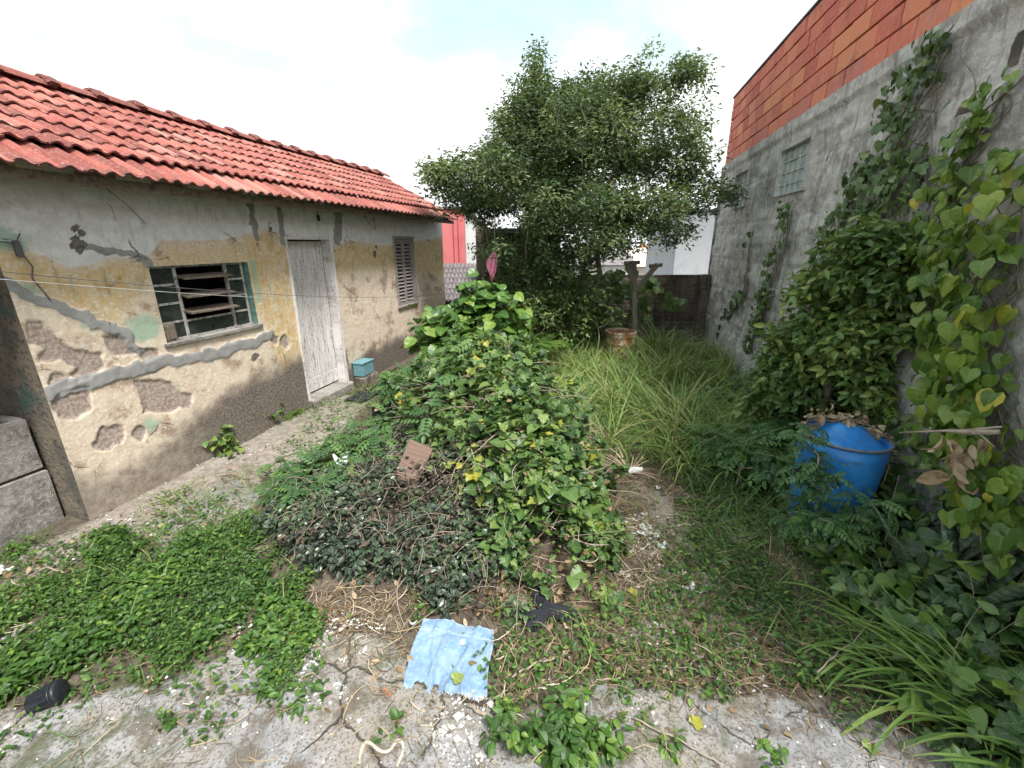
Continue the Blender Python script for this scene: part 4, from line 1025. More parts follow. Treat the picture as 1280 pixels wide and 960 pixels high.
def blobpts(blobs, n, gap=.0, seed=1, fs=1.2):
    out = []; B = np.array(blobs, float); vol = B[:, 3]*B[:, 4]*B[:, 5]; pr = vol/vol.sum()
    while len(out) < n:
        i = rng.choice(len(B), p=pr); d = unit(rng.normal(0, 1, 3)); r = rng.random()**(1/2.2)
        p = B[i, :3]+d*r*B[i, 3:6]
        if gap and vnoise(np.array([p*fs]), seed)[0] < gap: continue
        out.append(p)
    return np.array(out)
def pblob(px, py, rx, ry, Y, ry_d):
    c = at(px, py, Y); s = (Y*cP+(CAMH-c[2])*sP)/FPX
    return (c[0], c[1], c[2], rx*s, ry_d, ry*s)
def leafcloud(mb, tpl, C, per, rad, size, up=.5, droop=(.2, .8), flat=.8, nj=.45, rj=.35, wid=None, sv=.35):
    C = np.asarray(C); n = len(C)*per; Cc = np.repeat(C, per, 0)
    d = unit(rng.normal(0, 1, (n, 3)))*(rng.random((n, 1))**.6); P = Cc+d*rad*np.array([1, 1, flat])
    D = unit(d*np.array([1, 1, .4])+rdir(n)*.8+np.array([0, 0, -.15]))
    Nn = jn([0, 0, up], n, nj)+d*.3
    cb = np.repeat(rng.random(len(C)), per); r = np.clip(cb*rj*1.6+rng.random(n)*(1-rj)-.05, 0, 1)
    S = size*(1-sv+2*sv*rng.random(n)*1.0)
    inst(mb, tpl, P, D, Nn, S, rng.uniform(*droop, n), r, wid)

# ---- the big tree
def bigtree():
    base = np.array([1.05, 8.9, float(gz(1.05, 8.9))])
    w = thing('tree', 'large bushy small-leaved tree with several trunks at the back of the yard', 'tree', base)
    Y = 8.5
    BL = [(674, 100, 16, 48, Y, .35), (655, 165, 42, 40, Y, .8), (610, 190, 28, 24, Y-.2, .6), (760, 130, 48, 36, Y+.3, 1.0), (845, 112, 30, 34, Y, .8), (806, 96, 22, 26, Y, .5), (865, 150, 20, 30, Y, .5), (723, 110, 18, 20, Y, .4),
          (720, 185, 75, 55, Y, 1.5), (640, 225, 70, 42, Y, 1.3), (565, 225, 36, 32, Y-.2, .9), (553, 255, 20, 16, Y-.6, .5), (810, 190, 62, 48, Y, 1.3), (868, 215, 28, 26, Y-.2, .7), (860, 250, 48, 20, Y-.5, .8), (905, 248, 18, 11, Y-.5, .35),
          (700, 262, 90, 38, Y-.2, 1.6), (790, 262, 65, 36, Y-.6, 1.2), (760, 300, 58, 26, Y-.7, 1.0), (655, 290, 50, 30, Y-.1, 1.0), (700, 330, 55, 24, Y, 1.0), (845, 290, 30, 14, Y-.6, .6), (620, 262, 40, 26, Y, .8), (660, 330, 30, 22, Y+.2, .7), (880, 232, 35, 14, Y-.5, .4)]
    BL += [(668, 62, 9, 18, Y, .2), (655, 130, 30, 26, Y, .6), (690, 140, 30, 25, Y, .6), (622, 300, 32, 26, Y-.1, .8), (600, 285, 22, 16, Y-.3, .5), (585, 262, 20, 16, Y-.3, .4)]
    B = [pblob(*b) for b in BL]; B += [pblob(740, 130, 30, 26, Y, .6), pblob(790, 112, 28, 26, Y, .6), pblob(700, 150, 40, 30, Y, .8)]; C = blobpts(B, 2150, .27, 5, 1.7); C = np.concatenate([C, blobpts([pblob(674, 75, 11, 34, Y, .2), pblob(668, 118, 22, 26, Y, .35), pblob(652, 150, 32, 24, Y, .5), pblob(860, 95, 26, 22, Y, .4), pblob(545, 215, 18, 16, Y-.3, .4), pblob(905, 240, 22, 10, Y-.5, .3)], 150)])
    roots = [[(0, 0, -.1), (-.05, 0, .4), (-.02, -.02, .9), (.05, 0, 1.4)], [(.08, 0, -.1), (.25, -.02, .5), (.45, 0, 1.0), (.7, .0, 1.6)], [(-.1, 0, -.1), (-.5, 0, .5), (-.68, 0, 1.1), (-.72, 0, 1.7)], [(.05, -.05, -.1), (.12, -.05, .6), (.3, -.1, 1.25), (.35, -.1, 1.7)]]
    K = [np.array(r)+base for r in roots]; tip = np.array([k[-1] for k in K])
    near = np.argmin(np.linalg.norm((C[:, None]-tip[None])*np.array([1, .6, .4]), axis=2), axis=1)
    for i, k in enumerate(K):
        T = C[near == i]
        if len(T) > 230: T = T[rng.permutation(len(T))[:230]]
        if len(T) < 3: T = tip[i]+rng.normal(0, .4, (6, 3))+np.array([0, 0, .8])
        N, par, tips = grow(k, T, .22, .3)
        m = MB(); skel_mesh(m, N, par, tips, .0042, 2.15, 8, .085); m.build('trunk', M['barkp' if i == 1 else 'bark'], w, True)
    m = MB(); leafcloud(m, T_TREE, C, 42, .22, .078, .7, (.1, .6), .8, .55, .75, .8, .35)
    m.build('crown', M['tree'], w)
bigtree()

# ---- broad-leaved bush hanging over the block wall behind the post
def overhang():
    w = thing('broad_leaf_bush', 'bush with large drooping oval leaves behind the forked post, against the block wall', 'bush', (2.0, 9.7, 0))
    B = [pblob(770, 358, 70, 22, 9.5, .25), pblob(700, 375, 45, 22, 9.3, .3), pblob(842, 372, 12, 22, 9.4, .2), pblob(800, 385, 25, 22, 9.6, .2), pblob(745, 395, 30, 26, 9.3, .3)]
    C = blobpts(B, 120); N, par, tips = grow([(2.0, 9.75, 0), (2.0, 9.7, .5), (1.9, 9.7, 1.0)], C, .2, .4)
    m = MB(); skel_mesh(m, N, par, tips, .004, 2.3, 5); m.build('stem', M['stem'], w, True)
    m = MB(); n = len(C)*4; P = np.repeat(C, 4, 0)+rng.normal(0, .07, (n, 3)); D = unit(np.stack([rng.normal(0, .6, n), rng.normal(-.25, .3, n), rng.normal(-.55, .35, n)], -1))
    inst(m, T_BROAD, P, D, jn([0, -.8, .6], n, .3), rng.uniform(.13, .22, n), rng.uniform(.2, 1, n), np.clip(rng.normal(.45, .2, n), 0, 1)); m.build('leaves', M['shrub'], w)
overhang()
def darkshrubs():
    for i, (lab, bl, cnt, tp, mt, sz, rad) in enumerate([
        ('dark tangled shrub under the tree, left of the rusty drum', [(690, 400, 45, 40, 8.0, .6), (710, 410, 20, 32, 8.3, .4), (660, 395, 30, 35, 8.2, .5), (690, 365, 40, 20, 8.4, .5), (735, 370, 35, 22, 8.3, .4)], 200, T_OVAL, 'ivy', .075, .17),
        ('low leafy hedge of weeds along the foot of the block wall under the tree', [(640, 380, 28, 30, 9.2, .5), (620, 350, 22, 30, 9.6, .4), (690, 350, 50, 18, 9.6, .3), (650, 330, 20, 18, 9.6, .3)], 110, T_OVAL, 'shrub', .09, .2)]):
        B = [pblob(*b) for b in bl]; C = blobpts(B, cnt); c = C.mean(0); g = float(gz(c[0], c[1]))
        w = thing('shrub', lab, 'shrub', (c[0], c[1], g)); N, par, tips = grow([(c[0], c[1], g-.05), (c[0]+.05, c[1], g+.3), (c[0], c[1], g+.5)], C, .15, .4)
        m = MB(); skel_mesh(m, N, par, tips, .0035, 2.3, 5); m.build('stems', M['twig'], w, True)
        m = MB(); leafcloud(m, tp, C, 20, rad, sz, .6, rj=.4); m.build('leaves', M[mt], w)
darkshrubs()
def thinshrub():
    c = at(745, 430, 7.9); c[2] = float(gz(c[0], c[1])); w = thing('thin_shrub', 'thin shrub with bare pale stems and few round leaves beside the rusty drum', 'shrub', c)
    C = np.array([at(px, py, 7.9+rng.normal(0, .12)) for px, py in [(740, 372), (752, 380), (765, 386), (735, 395), (778, 392), (760, 372), (725, 380), (770, 405), (745, 400), (748, 365), (730, 370), (763, 398), (757, 360)]])
    N, par, tips = grow([c, c+np.array([.02, 0, .15])], C, .12, .3); m = MB(); skel_mesh(m, N, par, tips, .004, 2.6, 5); m.build('stems', M['barkp'], w, True)
    m = MB(); leafcloud(m, T_OVAL, C, 9, .10, .085, .4); m.build('leaves', M['shrub'], w)
thinshrub()
def lightshrub():
    c = at(590, 440, 6.3); c[2] = float(gz(c[0], c[1])); w = thing('large_leaf_shrub', 'light green shrub with large pointed leaves in front of the far end of the house', 'shrub', c)
    B = [pblob(600, 375, 38, 18, 6.2, .35), pblob(570, 398, 45, 20, 6.1, .4), pblob(630, 392, 32, 22, 6.1, .35), pblob(560, 425, 45, 18, 5.9, .4), pblob(610, 425, 45, 20, 5.9, .4), pblob(535, 405, 18, 12, 6.2, .2)]
    C = blobpts(B, 150); N, par, tips = grow([c, c+np.array([0, 0, .3]), c+np.array([.02, 0, .6])], C, .14, .3)
    m = MB(); skel_mesh(m, N, par, tips, .004, 2.5, 5); m.build('stems', M['stem'], w, True)
    m = MB(); n = len(C)*5; P = np.repeat(C, 5, 0)+rng.normal(0, .08, (n, 3)); D = unit(rdir(n)+np.array([0, -.2, -.15]))
    inst(m, T_BROAD, P, D, jn([0, -.25, 1], n, .25), rng.uniform(.12, .24, n), rng.uniform(.3, 1.1, n), np.clip(rng.normal(.62, .22, n), 0, 1)); m.build('leaves', M['cover'], w)
lightshrub()
def frond_plant(name, label, cat, c, n, L, tpl, mt, arch=(.8, 1.6), up=.9, wid=None, group=None, az=None, rn=(.3, 1)):
    w = thing(name, label, cat, c, group); m = MB(); a = rng.random(n)*2*PI if az is None else rng.uniform(az[0], az[1], n)
    D = unit(np.stack([np.cos(a), np.sin(a), rng.normal(up, .25, n)], -1)); P = c+np.stack([np.cos(a), np.sin(a), 0*a], -1)*.03
    Nn = np.stack([-np.cos(a)*.9, -np.sin(a)*.9, np.ones(n)], -1)
    inst(m, tpl, P, D, Nn, rng.uniform(L*.65, L, n), rng.uniform(*arch, n), rng.uniform(*rn, n), wid); m.build('fronds', M[mt], w); return w
g1 = G(352, 520); frond_plant('fern', 'bright green fern at the foot of the ochre wall left of the door', 'fern', g1, 24, .36, T_FERN, 'fern')
frond_plant('fern', 'arching fern with pale fronds under the tree behind the light green shrub', 'fern', np.array(list(at(665, 400, 7.4)[:2])+[.35]), 16, 1.0, T_FERN, 'fern', (1.0, 1.9), 1.2)
frond_plant('fern', 'drooping fern high beside the trunk at the back left of the tree', 'fern', np.array(list(at(650, 372, 8.4)[:2])+[.7]), 14, .9, T_FERN, 'fern', (1.2, 2.0), 1.2)
def wallweeds():
    for (px, py, n, lab) in [(268, 568, 14, 'weed with round leaves growing from the foot of the wall below the louvred window'), (318, 535, 8, 'small leafy weed between the louvred window and the fern')]:
        c = G(px, py); w = thing('wall_weed', lab, 'weed', c); C = c+rng.normal(0, 1, (n, 3))*np.array([.13, .10, .05])+np.array([0, 0, .13])
        m = MB(); 
        for q in C: m.tube([c, (c+q)/2+rng.normal(0, .02, 3), q], [.004, .003, .002], 4)
        m.build('stems', M['stem'], w); m = MB(); leafcloud(m, T_HEART, C, 10, .085, .065, .7); m.build('leaves', M['shrub'], w)
wallweeds()

# ---- wall climbers
def wallvine(label, path, tpl, mt, size, dens, per=1, group=None, name='ivy', off=(.03, .16), stem=.006, rmean=.5, wid=None, tz=-.9):
    """path: [(px,py,halfwidth_m)] on the concrete wall"""
    q = [rs(a, b)+(w,) for a, b, w in path]; c = rwp(q[-1][0], max(0, q[-1][1]), .1); w = thing(name, label, 'climbing plant', c, group)
    S = []; Zz = []
    for i in range(len(q)-1):
        L = math.hypot(q[i+1][0]-q[i][0], q[i+1][1]-q[i][1]); n = int(L*dens*(q[i][2]+q[i+1][2])); t = rng.random(n)
        wd = q[i][2]+(q[i+1][2]-q[i][2])*t; g = rng.uniform(-1, 1, n)*wd
        S.append(q[i][0]+(q[i+1][0]-q[i][0])*t+g); Zz.append(q[i][1]+(q[i+1][1]-q[i][1])*t+rng.normal(0, .03, n)+g*.2)
    S = np.concatenate(S); Zz = np.concatenate(Zz); keep = (vnoise(np.stack([S*4, Zz*4], -1), 9) > .24) & (Zz > 0.02); S, Zz = S[keep], Zz[keep]; n = len(S)
    P = rwp(S, Zz, rng.uniform(off[0], off[1], n)); wn = np.append(-RN, 0)
    D = unit(np.array([0, 0, tz])+np.outer(rng.normal(0, .7, n), np.append(RD, 0))+wn*rng.uniform(0, .5, n)[:, None])
    m = MB(); inst(m, tpl, P, D, jn(wn*.8+np.array([0, 0, .75]), n, .42), size*np.exp(rng.uniform(-.7, .35, n)), rng.uniform(.1, .9, n), np.clip(rng.normal(rmean, .24, n), 0, 1), wid)
    m.build('leaves', M[mt], w)
    m = MB()
    for k in range(3+int(len(q))):
        t = np.linspace(0, len(q)-1, 26); i = np.minimum(t.astype(int), len(q)-2); f = t-i; Q = np.array(q); b = Q[i]*(1-f)[:, None]+Q[i+1]*f[:, None]
        lat = (fbm(np.stack([t*1.3, t*0+k*3.3], -1), 70+k, 2)-.5)*2*b[:, 2]*1.2
        i0 = rng.integers(0, 10); m.tube(rwp(b[i0:, 0]+lat[i0:], np.maximum(b[i0:, 1], .0), .025+.02*np.sin(t[i0:]*3+k)), stem*rng.uniform(.5, 1), 4)
    m.build('stem', M['bark'], w, True); return w
wallvine('broad band of small-leaved ivy climbing the concrete wall up to the clay blocks', [(1190, 35, .10), (1165, 80, .24), (1145, 140, .38), (1128, 200, .50), (1100, 260, .62), (1065, 320, .6), (1035, 400, .5)], T_HEART, 'ivy', .064, 560, rmean=.45)
wallvine('narrow ivy strand hanging on the concrete wall below the glass block windows', [(992, 250, .06), (985, 290, .14), (972, 340, .16), (955, 400, .16), (945, 440, .2)], T_HEART, 'ivy', .075, 520, rmean=.5)
wallvine('thin sparse creeper strand nearest the far corner of the concrete wall', [(942, 285, .02), (938, 330, .05), (932, 370, .10), (915, 395, .10), (905, 420, .04)], T_HEART, 'ivy', .09, 170, rmean=.35)
wallvine('yellow green vine with large heart-shaped leaves covering the wall at the right edge', [(1290, 85, .08), (1262, 110, .12), (1235, 165, .12), (1205, 220, .13), (1185, 270, .16), (1180, 330, .22)], T_HEART, 'heart', .085, 360, name='heart_leaf_vine', rmean=.45, off=(.04, .2))
wallvine('dense curtain of large pale heart-shaped leaves low on the wall at the right edge', [(1300, 190, .10), (1262, 260, .22), (1240, 330, .30), (1235, 400, .32), (1240, 480, .36), (1262, 580, .40), (1290, 680, .3)], T_HEART, 'heart', .095, 400, name='heart_leaf_vine', rmean=.5, off=(.05, .28))
wallvine('few loose ivy runners on bare concrete between the ivy band and the heart-leaved vine', [(1235, 120, .12), (1190, 250, .25), (1160, 330, .3), (1150, 420, .35)], T_HEART, 'ivy', .07, 130, rmean=.6)

def rightshrub():
    c = rwp(4.2, 0, .25); w = thing('wall_shrub', 'big dense shrub with glossy pointed leaves against the concrete wall behind the blue barrel', 'shrub', c)
    B = [pblob(1090, 312, 48, 30, 3.65, .2), pblob(1050, 370, 60, 40, 3.8, .35), pblob(1115, 360, 52, 48, 3.5, .25), pblob(1025, 425, 55, 42, 3.9, .35), pblob(1095, 430, 65, 42, 3.55, .3), pblob(1005, 475, 50, 42, 4.0, .35), pblob(1160, 420, 42, 48, 3.2, .2), pblob(975, 505, 35, 32, 4.2, .35), pblob(1170, 490, 40, 30, 3.15, .15), pblob(1110, 480, 50, 25, 3.4, .15)]
    C = blobpts(B, 820, .25, 8, 3.0); wn = (C[:, :2]@RN); C = C[wn < RDIST-.05]
    N, par, tips = grow([c, c+np.array([-.05, 0, .4]), c+np.array([-.05, .05, .8])], C, .14, .25); m = MB(); skel_mesh(m, N, par, tips, .003, 2.5, 5); m.build('stems', M['bark'], w, True)
    m = MB(); leafcloud(m, T_OVAL, C, 23, .15, .082, .7, (.2, .9), .8, .5, .5, .95)
    # upright shoots with leaves along them
    for k in range(60):
        b = C[rng.integers(len(C))]; 
        if b[2] < 1.5: continue
        L = rng.uniform(.2, .45); tip = b+np.array([rng.normal(0, .08), rng.normal(0, .08), L]); t = np.linspace(0, 1, 9); P = b+(tip-b)*t[:, None]
        inst(m, T_LANCE, P, unit(rdir(9, .8, .5)), jn([0, 0, 1], 9, .3), .085, .5, rng.uniform(.6, 1, 9))
    m.build('leaves', M['shrub'], w)
rightshrub()

# ---- snake plants round the barrel
def snake(c, n, L, label, lean=.35):
    w = thing('snake_plant', label, 'plant', c, 'snake plants round the blue barrel'); 
    for k in range(n):
        a = rng.random()*2*PI; d = unit(np.array([math.cos(a)*lean, math.sin(a)*lean, 1])); m = MB()
        inst(m, T_SNAKE, [c+np.array([math.cos(a), math.sin(a), 0])*.05], [d], [[-math.cos(a), -math.sin(a), .35]], [L*rng.uniform(.65, 1.05)], [rng.uniform(.1, .6)], [rng.random()]); m.build('leaf', M['snake'], w, True)
def gp(px, py): return G(px, py)
snake(at(1100, 545, 3.55)*np.array([1, 1, 0])+np.array([0, 0, .25]), 9, .85, 'tall snake plant with long pale leaves standing right behind the blue barrel', .45)
snake(gp(1020, 700), 5, .42, 'small snake plant in front of the left side of the blue barrel')
snake(at(1175, 640, 2.2)*np.array([1, 1, 0])+np.array([0, 0, .12]), 8, .62, 'snake plant with banded leaves right of the blue barrel', .4)
snake(at(1225, 700, 1.95)*np.array([1, 1, 0])+np.array([0, 0, .1]), 8, .65, 'snake plant at the right edge under the heart-leaved vine', .35)
snake(at(1150, 740, 2.1)*np.array([1, 1, 0]), 5, .45, 'low snake plant half hidden by grass in front of the barrel', .5)
snake(at(975, 640, 3.3)*np.array([1, 1, 0])+np.array([0, 0, .05]), 5, .5, 'snake plant left of the blue barrel among feathery weeds', .4)

# ---- the overgrown heap
def hz(x, y):   # foliage surface above the ground
    z = gz(x, y)
    for cx, cy, rx, ry, h in [(.20, 3.0, .46, .50, .26), (-.15, 3.75, .7, .6, .28), (-.6, 4.4, .7, .7, .30), (.3, 2.5, .42, .33, .24), (.2, 4.5, .6, .5, .2)]:
        z = z+h*np.exp(-(((x-cx)/rx)**2+((y-cy)/ry)**2))
    P = np.stack(np.broadcast_arrays(x, y), -1)
    z = z+.30*(fbm(P*2.9, 77, 3)-.5)*sstep(.05, .4, z)
    return z
def normal_of(f, x, y, e=.06):
    return unit(np.stack([-(f(x+e, y)-f(x-e, y))/(2*e), -(f(x, y+e)-f(x, y-e))/(2*e), np.ones_like(x)], -1))
def cover_on(poly, n, f, lift=(0, .05), gap=.3, gs=2.2, seed=3, soft=.25):
    x0, y0 = poly.min(0); x1, y1 = poly.max(0); P = rng.random((int(n*3), 2))*(np.array([x1-x0, y1-y0])+.4)+np.array([x0, y0])-.2
    sd = polysd(P, poly); P = P[(sd+ (vnoise(P*5, seed+40)-.5)*soft*1.6 > 0) & (vnoise(P*gs, seed) + .35*(vnoise(P*gs*3.3, seed+7)-.5) > gap)][:n]
    x, y = P.T; return np.stack([x, y, f(x, y)+rng.uniform(lift[0], lift[1], len(x))], -1)
def heap():
    w = thing('vine_heap', 'heap in the middle of the yard overgrown with a leafy climbing vine', 'climbing plant', (0.1, 3.2, .2))
    core = MB(); xs = np.linspace(-1.9, 1.2, 90); ys = np.linspace(2.2, 5.3, 90)
    poly = np.array([(-.12, 2.28), (.40, 2.2), (.70, 2.6), (.74, 3.3), (.68, 4.2), (.5, 4.9), (-.3, 5.3), (-1.2, 5.0), (-1.3, 4.4), (-1.0, 3.85), (-.62, 3.5), (-.42, 3.1), (-.25, 2.8)])
    P = cover_on(poly, 16500, hz, (-.28, .13), .36, 3.8, 5, .7); n = len(P); nr = normal_of(hz, P[:, 0], P[:, 1])
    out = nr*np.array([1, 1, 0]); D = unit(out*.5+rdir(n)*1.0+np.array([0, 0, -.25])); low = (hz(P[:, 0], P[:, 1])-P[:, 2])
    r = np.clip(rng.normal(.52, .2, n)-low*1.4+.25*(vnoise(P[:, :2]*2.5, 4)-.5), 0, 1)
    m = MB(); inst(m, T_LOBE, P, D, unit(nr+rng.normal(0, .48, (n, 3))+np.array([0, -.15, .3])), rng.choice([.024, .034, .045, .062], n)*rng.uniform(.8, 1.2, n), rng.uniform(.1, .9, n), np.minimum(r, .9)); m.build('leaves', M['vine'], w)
    P = cover_on(poly, 1100, hz, (0.0, .15), .45, 1.7, 6); n = len(P); nr = normal_of(hz, P[:, 0], P[:, 1])
    m = MB(); inst(m, T_HEART, P, unit(rdir(n)+nr*.2), jn([0, -.2, 1], n, .35), rng.uniform(.06, .12, n), rng.uniform(.1, .7, n), np.clip(rng.normal(.68, .14, n), 0, .92)); m.build('young_leaves', M['vine'], w)
    # yellowed, holed leaves
    P = cover_on(np.array([(-.3, 2.2), (.5, 2.3), (.7, 3.0), (.2, 3.5), (-.5, 3.0)]), 34, hz, (0.02, .10), .4, 3, 8); n = len(P)
    m = MB(); inst(m, T_LOBE, P, rdir(n), jn([0, -.3, 1], n, .4), rng.uniform(.055, .085, n), .5, .97+0*P[:, 0]); m.build('yellow_leaves', M['vine'], w)
    m = MB()
    for k in range(150):     # stems arching over the heap
        x, y = rng.uniform(-.9, .8), rng.uniform(2.3, 4.8); a = rng.random()*2*PI; L = rng.uniform(.25, .8); t = np.linspace(0, 1, 10)
        X = x+np.cos(a+t*rng.normal(0, .8))*L*t; Yy = y+np.sin(a+t*rng.normal(0, .8))*L*t; Z = hz(X, Yy)-.05+rng.uniform(.05, .17)*np.sin(t*PI)
        m.tube(np.stack([X, Yy, Z], -1), np.linspace(.005, .0025, 10)*rng.uniform(.6, 1.3), 4, cap=False)
    m.build('stem', M['twig'], w, True)
    Q = cover_on(poly, 1500, hz, (-.1, .11), .3, 3, 15); k = len(Q); m = MB(); inst(m, T_OVAL, Q, rdir(k), jn([0, -.2, 1], k, .6), rng.uniform(.03, .07, k), rng.uniform(-2, 2.5, k), rng.random(k)*.8); m.build('withered_leaves', M['dead'], w)
    Q = cover_on(poly, 2600, hz, (-.05, .12), .45, 2.2, 16); k = len(Q); m = MB(); inst(m, T_OVAL, Q, unit(rdir(k)+np.array([0, -.1, -.1])), jn([0, -.2, 1], k, .5), rng.uniform(.025, .055, k), rng.uniform(.1, 1, k), np.clip(rng.normal(.6, .25, k), 0, 1)); m.build('small_oval_leaves', M['cover'], w)
    m = MB()
    for k in range(420):
        x, y = rng.uniform(-1.2, .8), rng.uniform(2.2, 4.9)
        if not inpoly(np.array([[x, y]]), poly)[0]: continue
        a = rng.random()*2*PI; L = rng.uniform(.12, .55); t = np.linspace(0, 1, 8); up = rng.uniform(.0, .6); cv = rng.normal(0, .6)
        X = x+np.cos(a+cv*t)*L*t; Yy = y+np.sin(a+cv*t)*L*t; Z = float(hz(x, y))-.03+up*L*t-.25*L*t**2
        Z = np.maximum(Z, hz(X, Yy)-.02); m.tube(np.stack([X, Yy, Z], -1), np.linspace(.0028, .0012, 8)*rng.uniform(.7, 1.6), 4, cap=False)
    stuff(m.build('dry_tendril', M['twig'], w, True))
    # sprigs that stand out of the heap and break its outline
    C = []
    for k in range(150):
        q = poly[rng.integers(len(poly))]; x, y = (q*rng.uniform(.3, 1)+np.array([-.2, 3.7])*rng.uniform(0, .7)) if 0 else (rng.uniform(-1.2, .8), rng.uniform(2.35, 5.1))
        if not inpoly(np.array([[x, y]]), poly)[0]: continue
        b0 = np.array([x, y, float(hz(x, y))-.08]); L = rng.uniform(.15, .38); lean = rng.normal(0, .35, 2); t = np.linspace(0, 1, 7)[:, None]
        P = b0+t*np.array([lean[0]*L, lean[1]*L, L])+np.sin(t*PI)*rng.normal(0, .02, 3); ms = MB(); ms.tube(P, np.linspace(.004, .002, 7), 4, cap=False); ms.build('sprig_stem', M['stem'], w, True); C.append(P[2:])
    C = np.concatenate(C)
    m = MB(); leafcloud(m, T_LOBE, C, 5, .06, .062, .9, (.2, .9), .8, .35, .4, 1, .4); m.build('sprig_leaves', M['vine'], w)
    # feathery weeds growing through the left and back of the heap
    Q = cover_on(np.array([(-1.5, 3.6), (-.7, 3.3), (-.3, 3.9), (-.2, 4.6), (-.6, 5.3), (-1.4, 5.2), (-1.6, 4.4)]), 380, hz, (.0, .2), .2, 2, 14); n = len(Q); m = MB()
    inst(m, T_PIN, Q, unit(rdir(n)+np.array([0, -.1, .1])), jn([0, -.1, 1], n, .3), rng.uniform(.12, .26, n), rng.uniform(.3, 1.1, n), rng.random(n)); stuff(m.build('heap_feathery_weeds', M['pin'], None), 'feathery-leaved weeds growing through the back left of the heap', 'weeds')
heap()
def bareboughs():
    for k, (pts, r, lab) in enumerate([([(594, 508, 3.6, 0), (612, 522, 3.5, .02), (650, 538, 3.4, 0), (672, 552, 3.3, 0), (668, 580, 3.2, 0), (650, 615, 3.0, -.02)], .008, 'bare pale forked branch lying over the top of the vine heap'),
                             ([(500, 655, 3.0, 0), (560, 620, 3.0, 0), (600, 613, 3.0, 0), (640, 618, 3.0, 0)], .012, 'thick pale branch lying across the middle of the heap'),
                             ([(463, 672, 2.9, 0), (487, 620, 3.0, 0)], .014, 'short stick standing in the striped ground cover left of the heap'),
                             ([(695, 640, 2.9, 0), (735, 620, 3.0, 0), (760, 590, 3.2, 0)], .006, 'thin curved twig on the right flank of the heap')]):
        P = np.array([at(a, b, y) for a, b, y, d in pts]); t = np.linspace(0, len(P)-1, 22); i = np.minimum(t.astype(int), len(P)-2); f = (t-i)[:, None]; C = P[i]*(1-f)+P[i+1]*f+rng.normal(0, .006, (22, 3))
        s = hz(C[:, 0], C[:, 1]); C[:, 2] = np.maximum(C[:, 2], s+.02)*.5+(s+.05)*.5
        m = MB(); m.tube(C, np.linspace(r, r*.5, 22), 6)
        for q in (6, 11, 15):
            e = C[q]+unit(np.array([rng.normal(0, 1), rng.normal(0, .5), .5]))*.16; m.tube([C[q], (C[q]+e)/2+rng.normal(0, .01, 3), e], [r*.5, r*.4, r*.2], 4)
        tag(m.build('fallen_branch', M['twig'], None, True), lab, 'branch')
bareboughs()
def stripedcover():
    poly = np.array([(-1.95, 3.0), (-1.45, 2.5), (-.95, 2.3), (-.35, 2.14), (.05, 2.16), (.05, 2.5), (-.12, 2.9), (-.45, 3.45), (-.75, 3.95), (-1.1, 4.3), (-1.45, 4.0), (-1.7, 3.4)])
    P = cover_on(poly, 10500, gz, (.02, .20), .22, 2.4, 12); n = len(P)
    m = MB(); inst(m, T_LANCE, P, unit(rdir(n)+np.array([0, -.25, 0])), jn([0, -.1, 1], n, .35), rng.uniform(.03, .068, n), rng.uniform(.2, .9, n), rng.random(n)*.55+.45*vnoise(P[:, :2]*2.5, 6), 1.5)
    stuff(m.build('striped_ground_cover', M['trad'], None), 'dark silver-striped trailing plant covering the front left flank of the heap', 'ground cover')
    Q = cover_on(poly, 3600, gz, (.05, .22), .2, 3.2, 17); k = len(Q); m = MB(); inst(m, T_LANCE, Q, unit(rdir(k)), jn([0, -.1, 1], k, .6), rng.uniform(.025, .07, k), rng.uniform(-1, 2, k), rng.random(k), 1.3)
    stuff(m.build('wilted_ground_cover', M['wilt'], None), 'dark wilted leaves tangled in the striped trailing plant', 'ground cover')
    m = MB()
    for q in Q[:260]:
        a = rng.random()*2*PI; L = rng.uniform(.08, .3); t = np.linspace(-.5, .5, 6); b_ = a+rng.normal(0, 1)*t; m.tube(np.stack([q[0]+np.cos(b_)*L*t, q[1]+np.sin(b_)*L*t, q[2]+.03+.05*np.cos(t*PI)], -1), .0016, 4, cap=False)
    stuff(m.build('dry_stems', M['twig'], None), 'thin dry stems lying in the striped trailing plant', 'litter')
    poly = gpoly([(345, 590), (400, 565), (480, 560), (470, 620), (380, 660), (325, 650)]); P = cover_on(poly, 330, gz, (.06, .26), .25, 2, 13); n = len(P)
    m = MB(); inst(m, T_PIN, P, unit(rdir(n)+np.array([0, 0, .15])), jn([0, 0, 1], n, .25), rng.uniform(.12, .24, n), rng.uniform(.2, 1, n), rng.random(n))
    stuff(m.build('feathery_weeds', M['pin'], None), 'low feathery-leaved weeds between the dirt path and the heap', 'weeds')
stripedcover()
def pinshrub(label, blobs, n, c, L=.22, mt='pin', tp=T_PIN, per=7):
    B = [pblob(*b) for b in blobs]; C = blobpts(B, n); w = thing('feathery_shrub', label, 'shrub', c)
    N, par, tips = grow([c, np.array(c)+np.array([.02, .02, .2])], C, .12, .3); m = MB(); skel_mesh(m, N, par, tips, .003, 2.6, 5); m.build('stems', M['twig'], w, True)
    k = len(C)*per; P = np.repeat(C, per, 0)+rng.normal(0, .03, (k, 3)); m = MB()
    inst(m, tp, P, unit(rdir(k)+np.array([0, -.1, .0])), jn([0, -.1, 1], k, .28), rng.uniform(L*.6, L*1.1, k), rng.uniform(.3, 1.1, k), rng.random(k)); m.build('leaves', M[mt], w)
pinshrub('feathery-leaved shrub behind the heap, right of the door', [(520, 470, 45, 22, 5.2, .35), (570, 470, 50, 26, 5.0, .4), (500, 500, 30, 16, 5.0, .25), (625, 475, 40, 22, 5.0, .4)], 130, (-.6, 5.1, .1), .26)
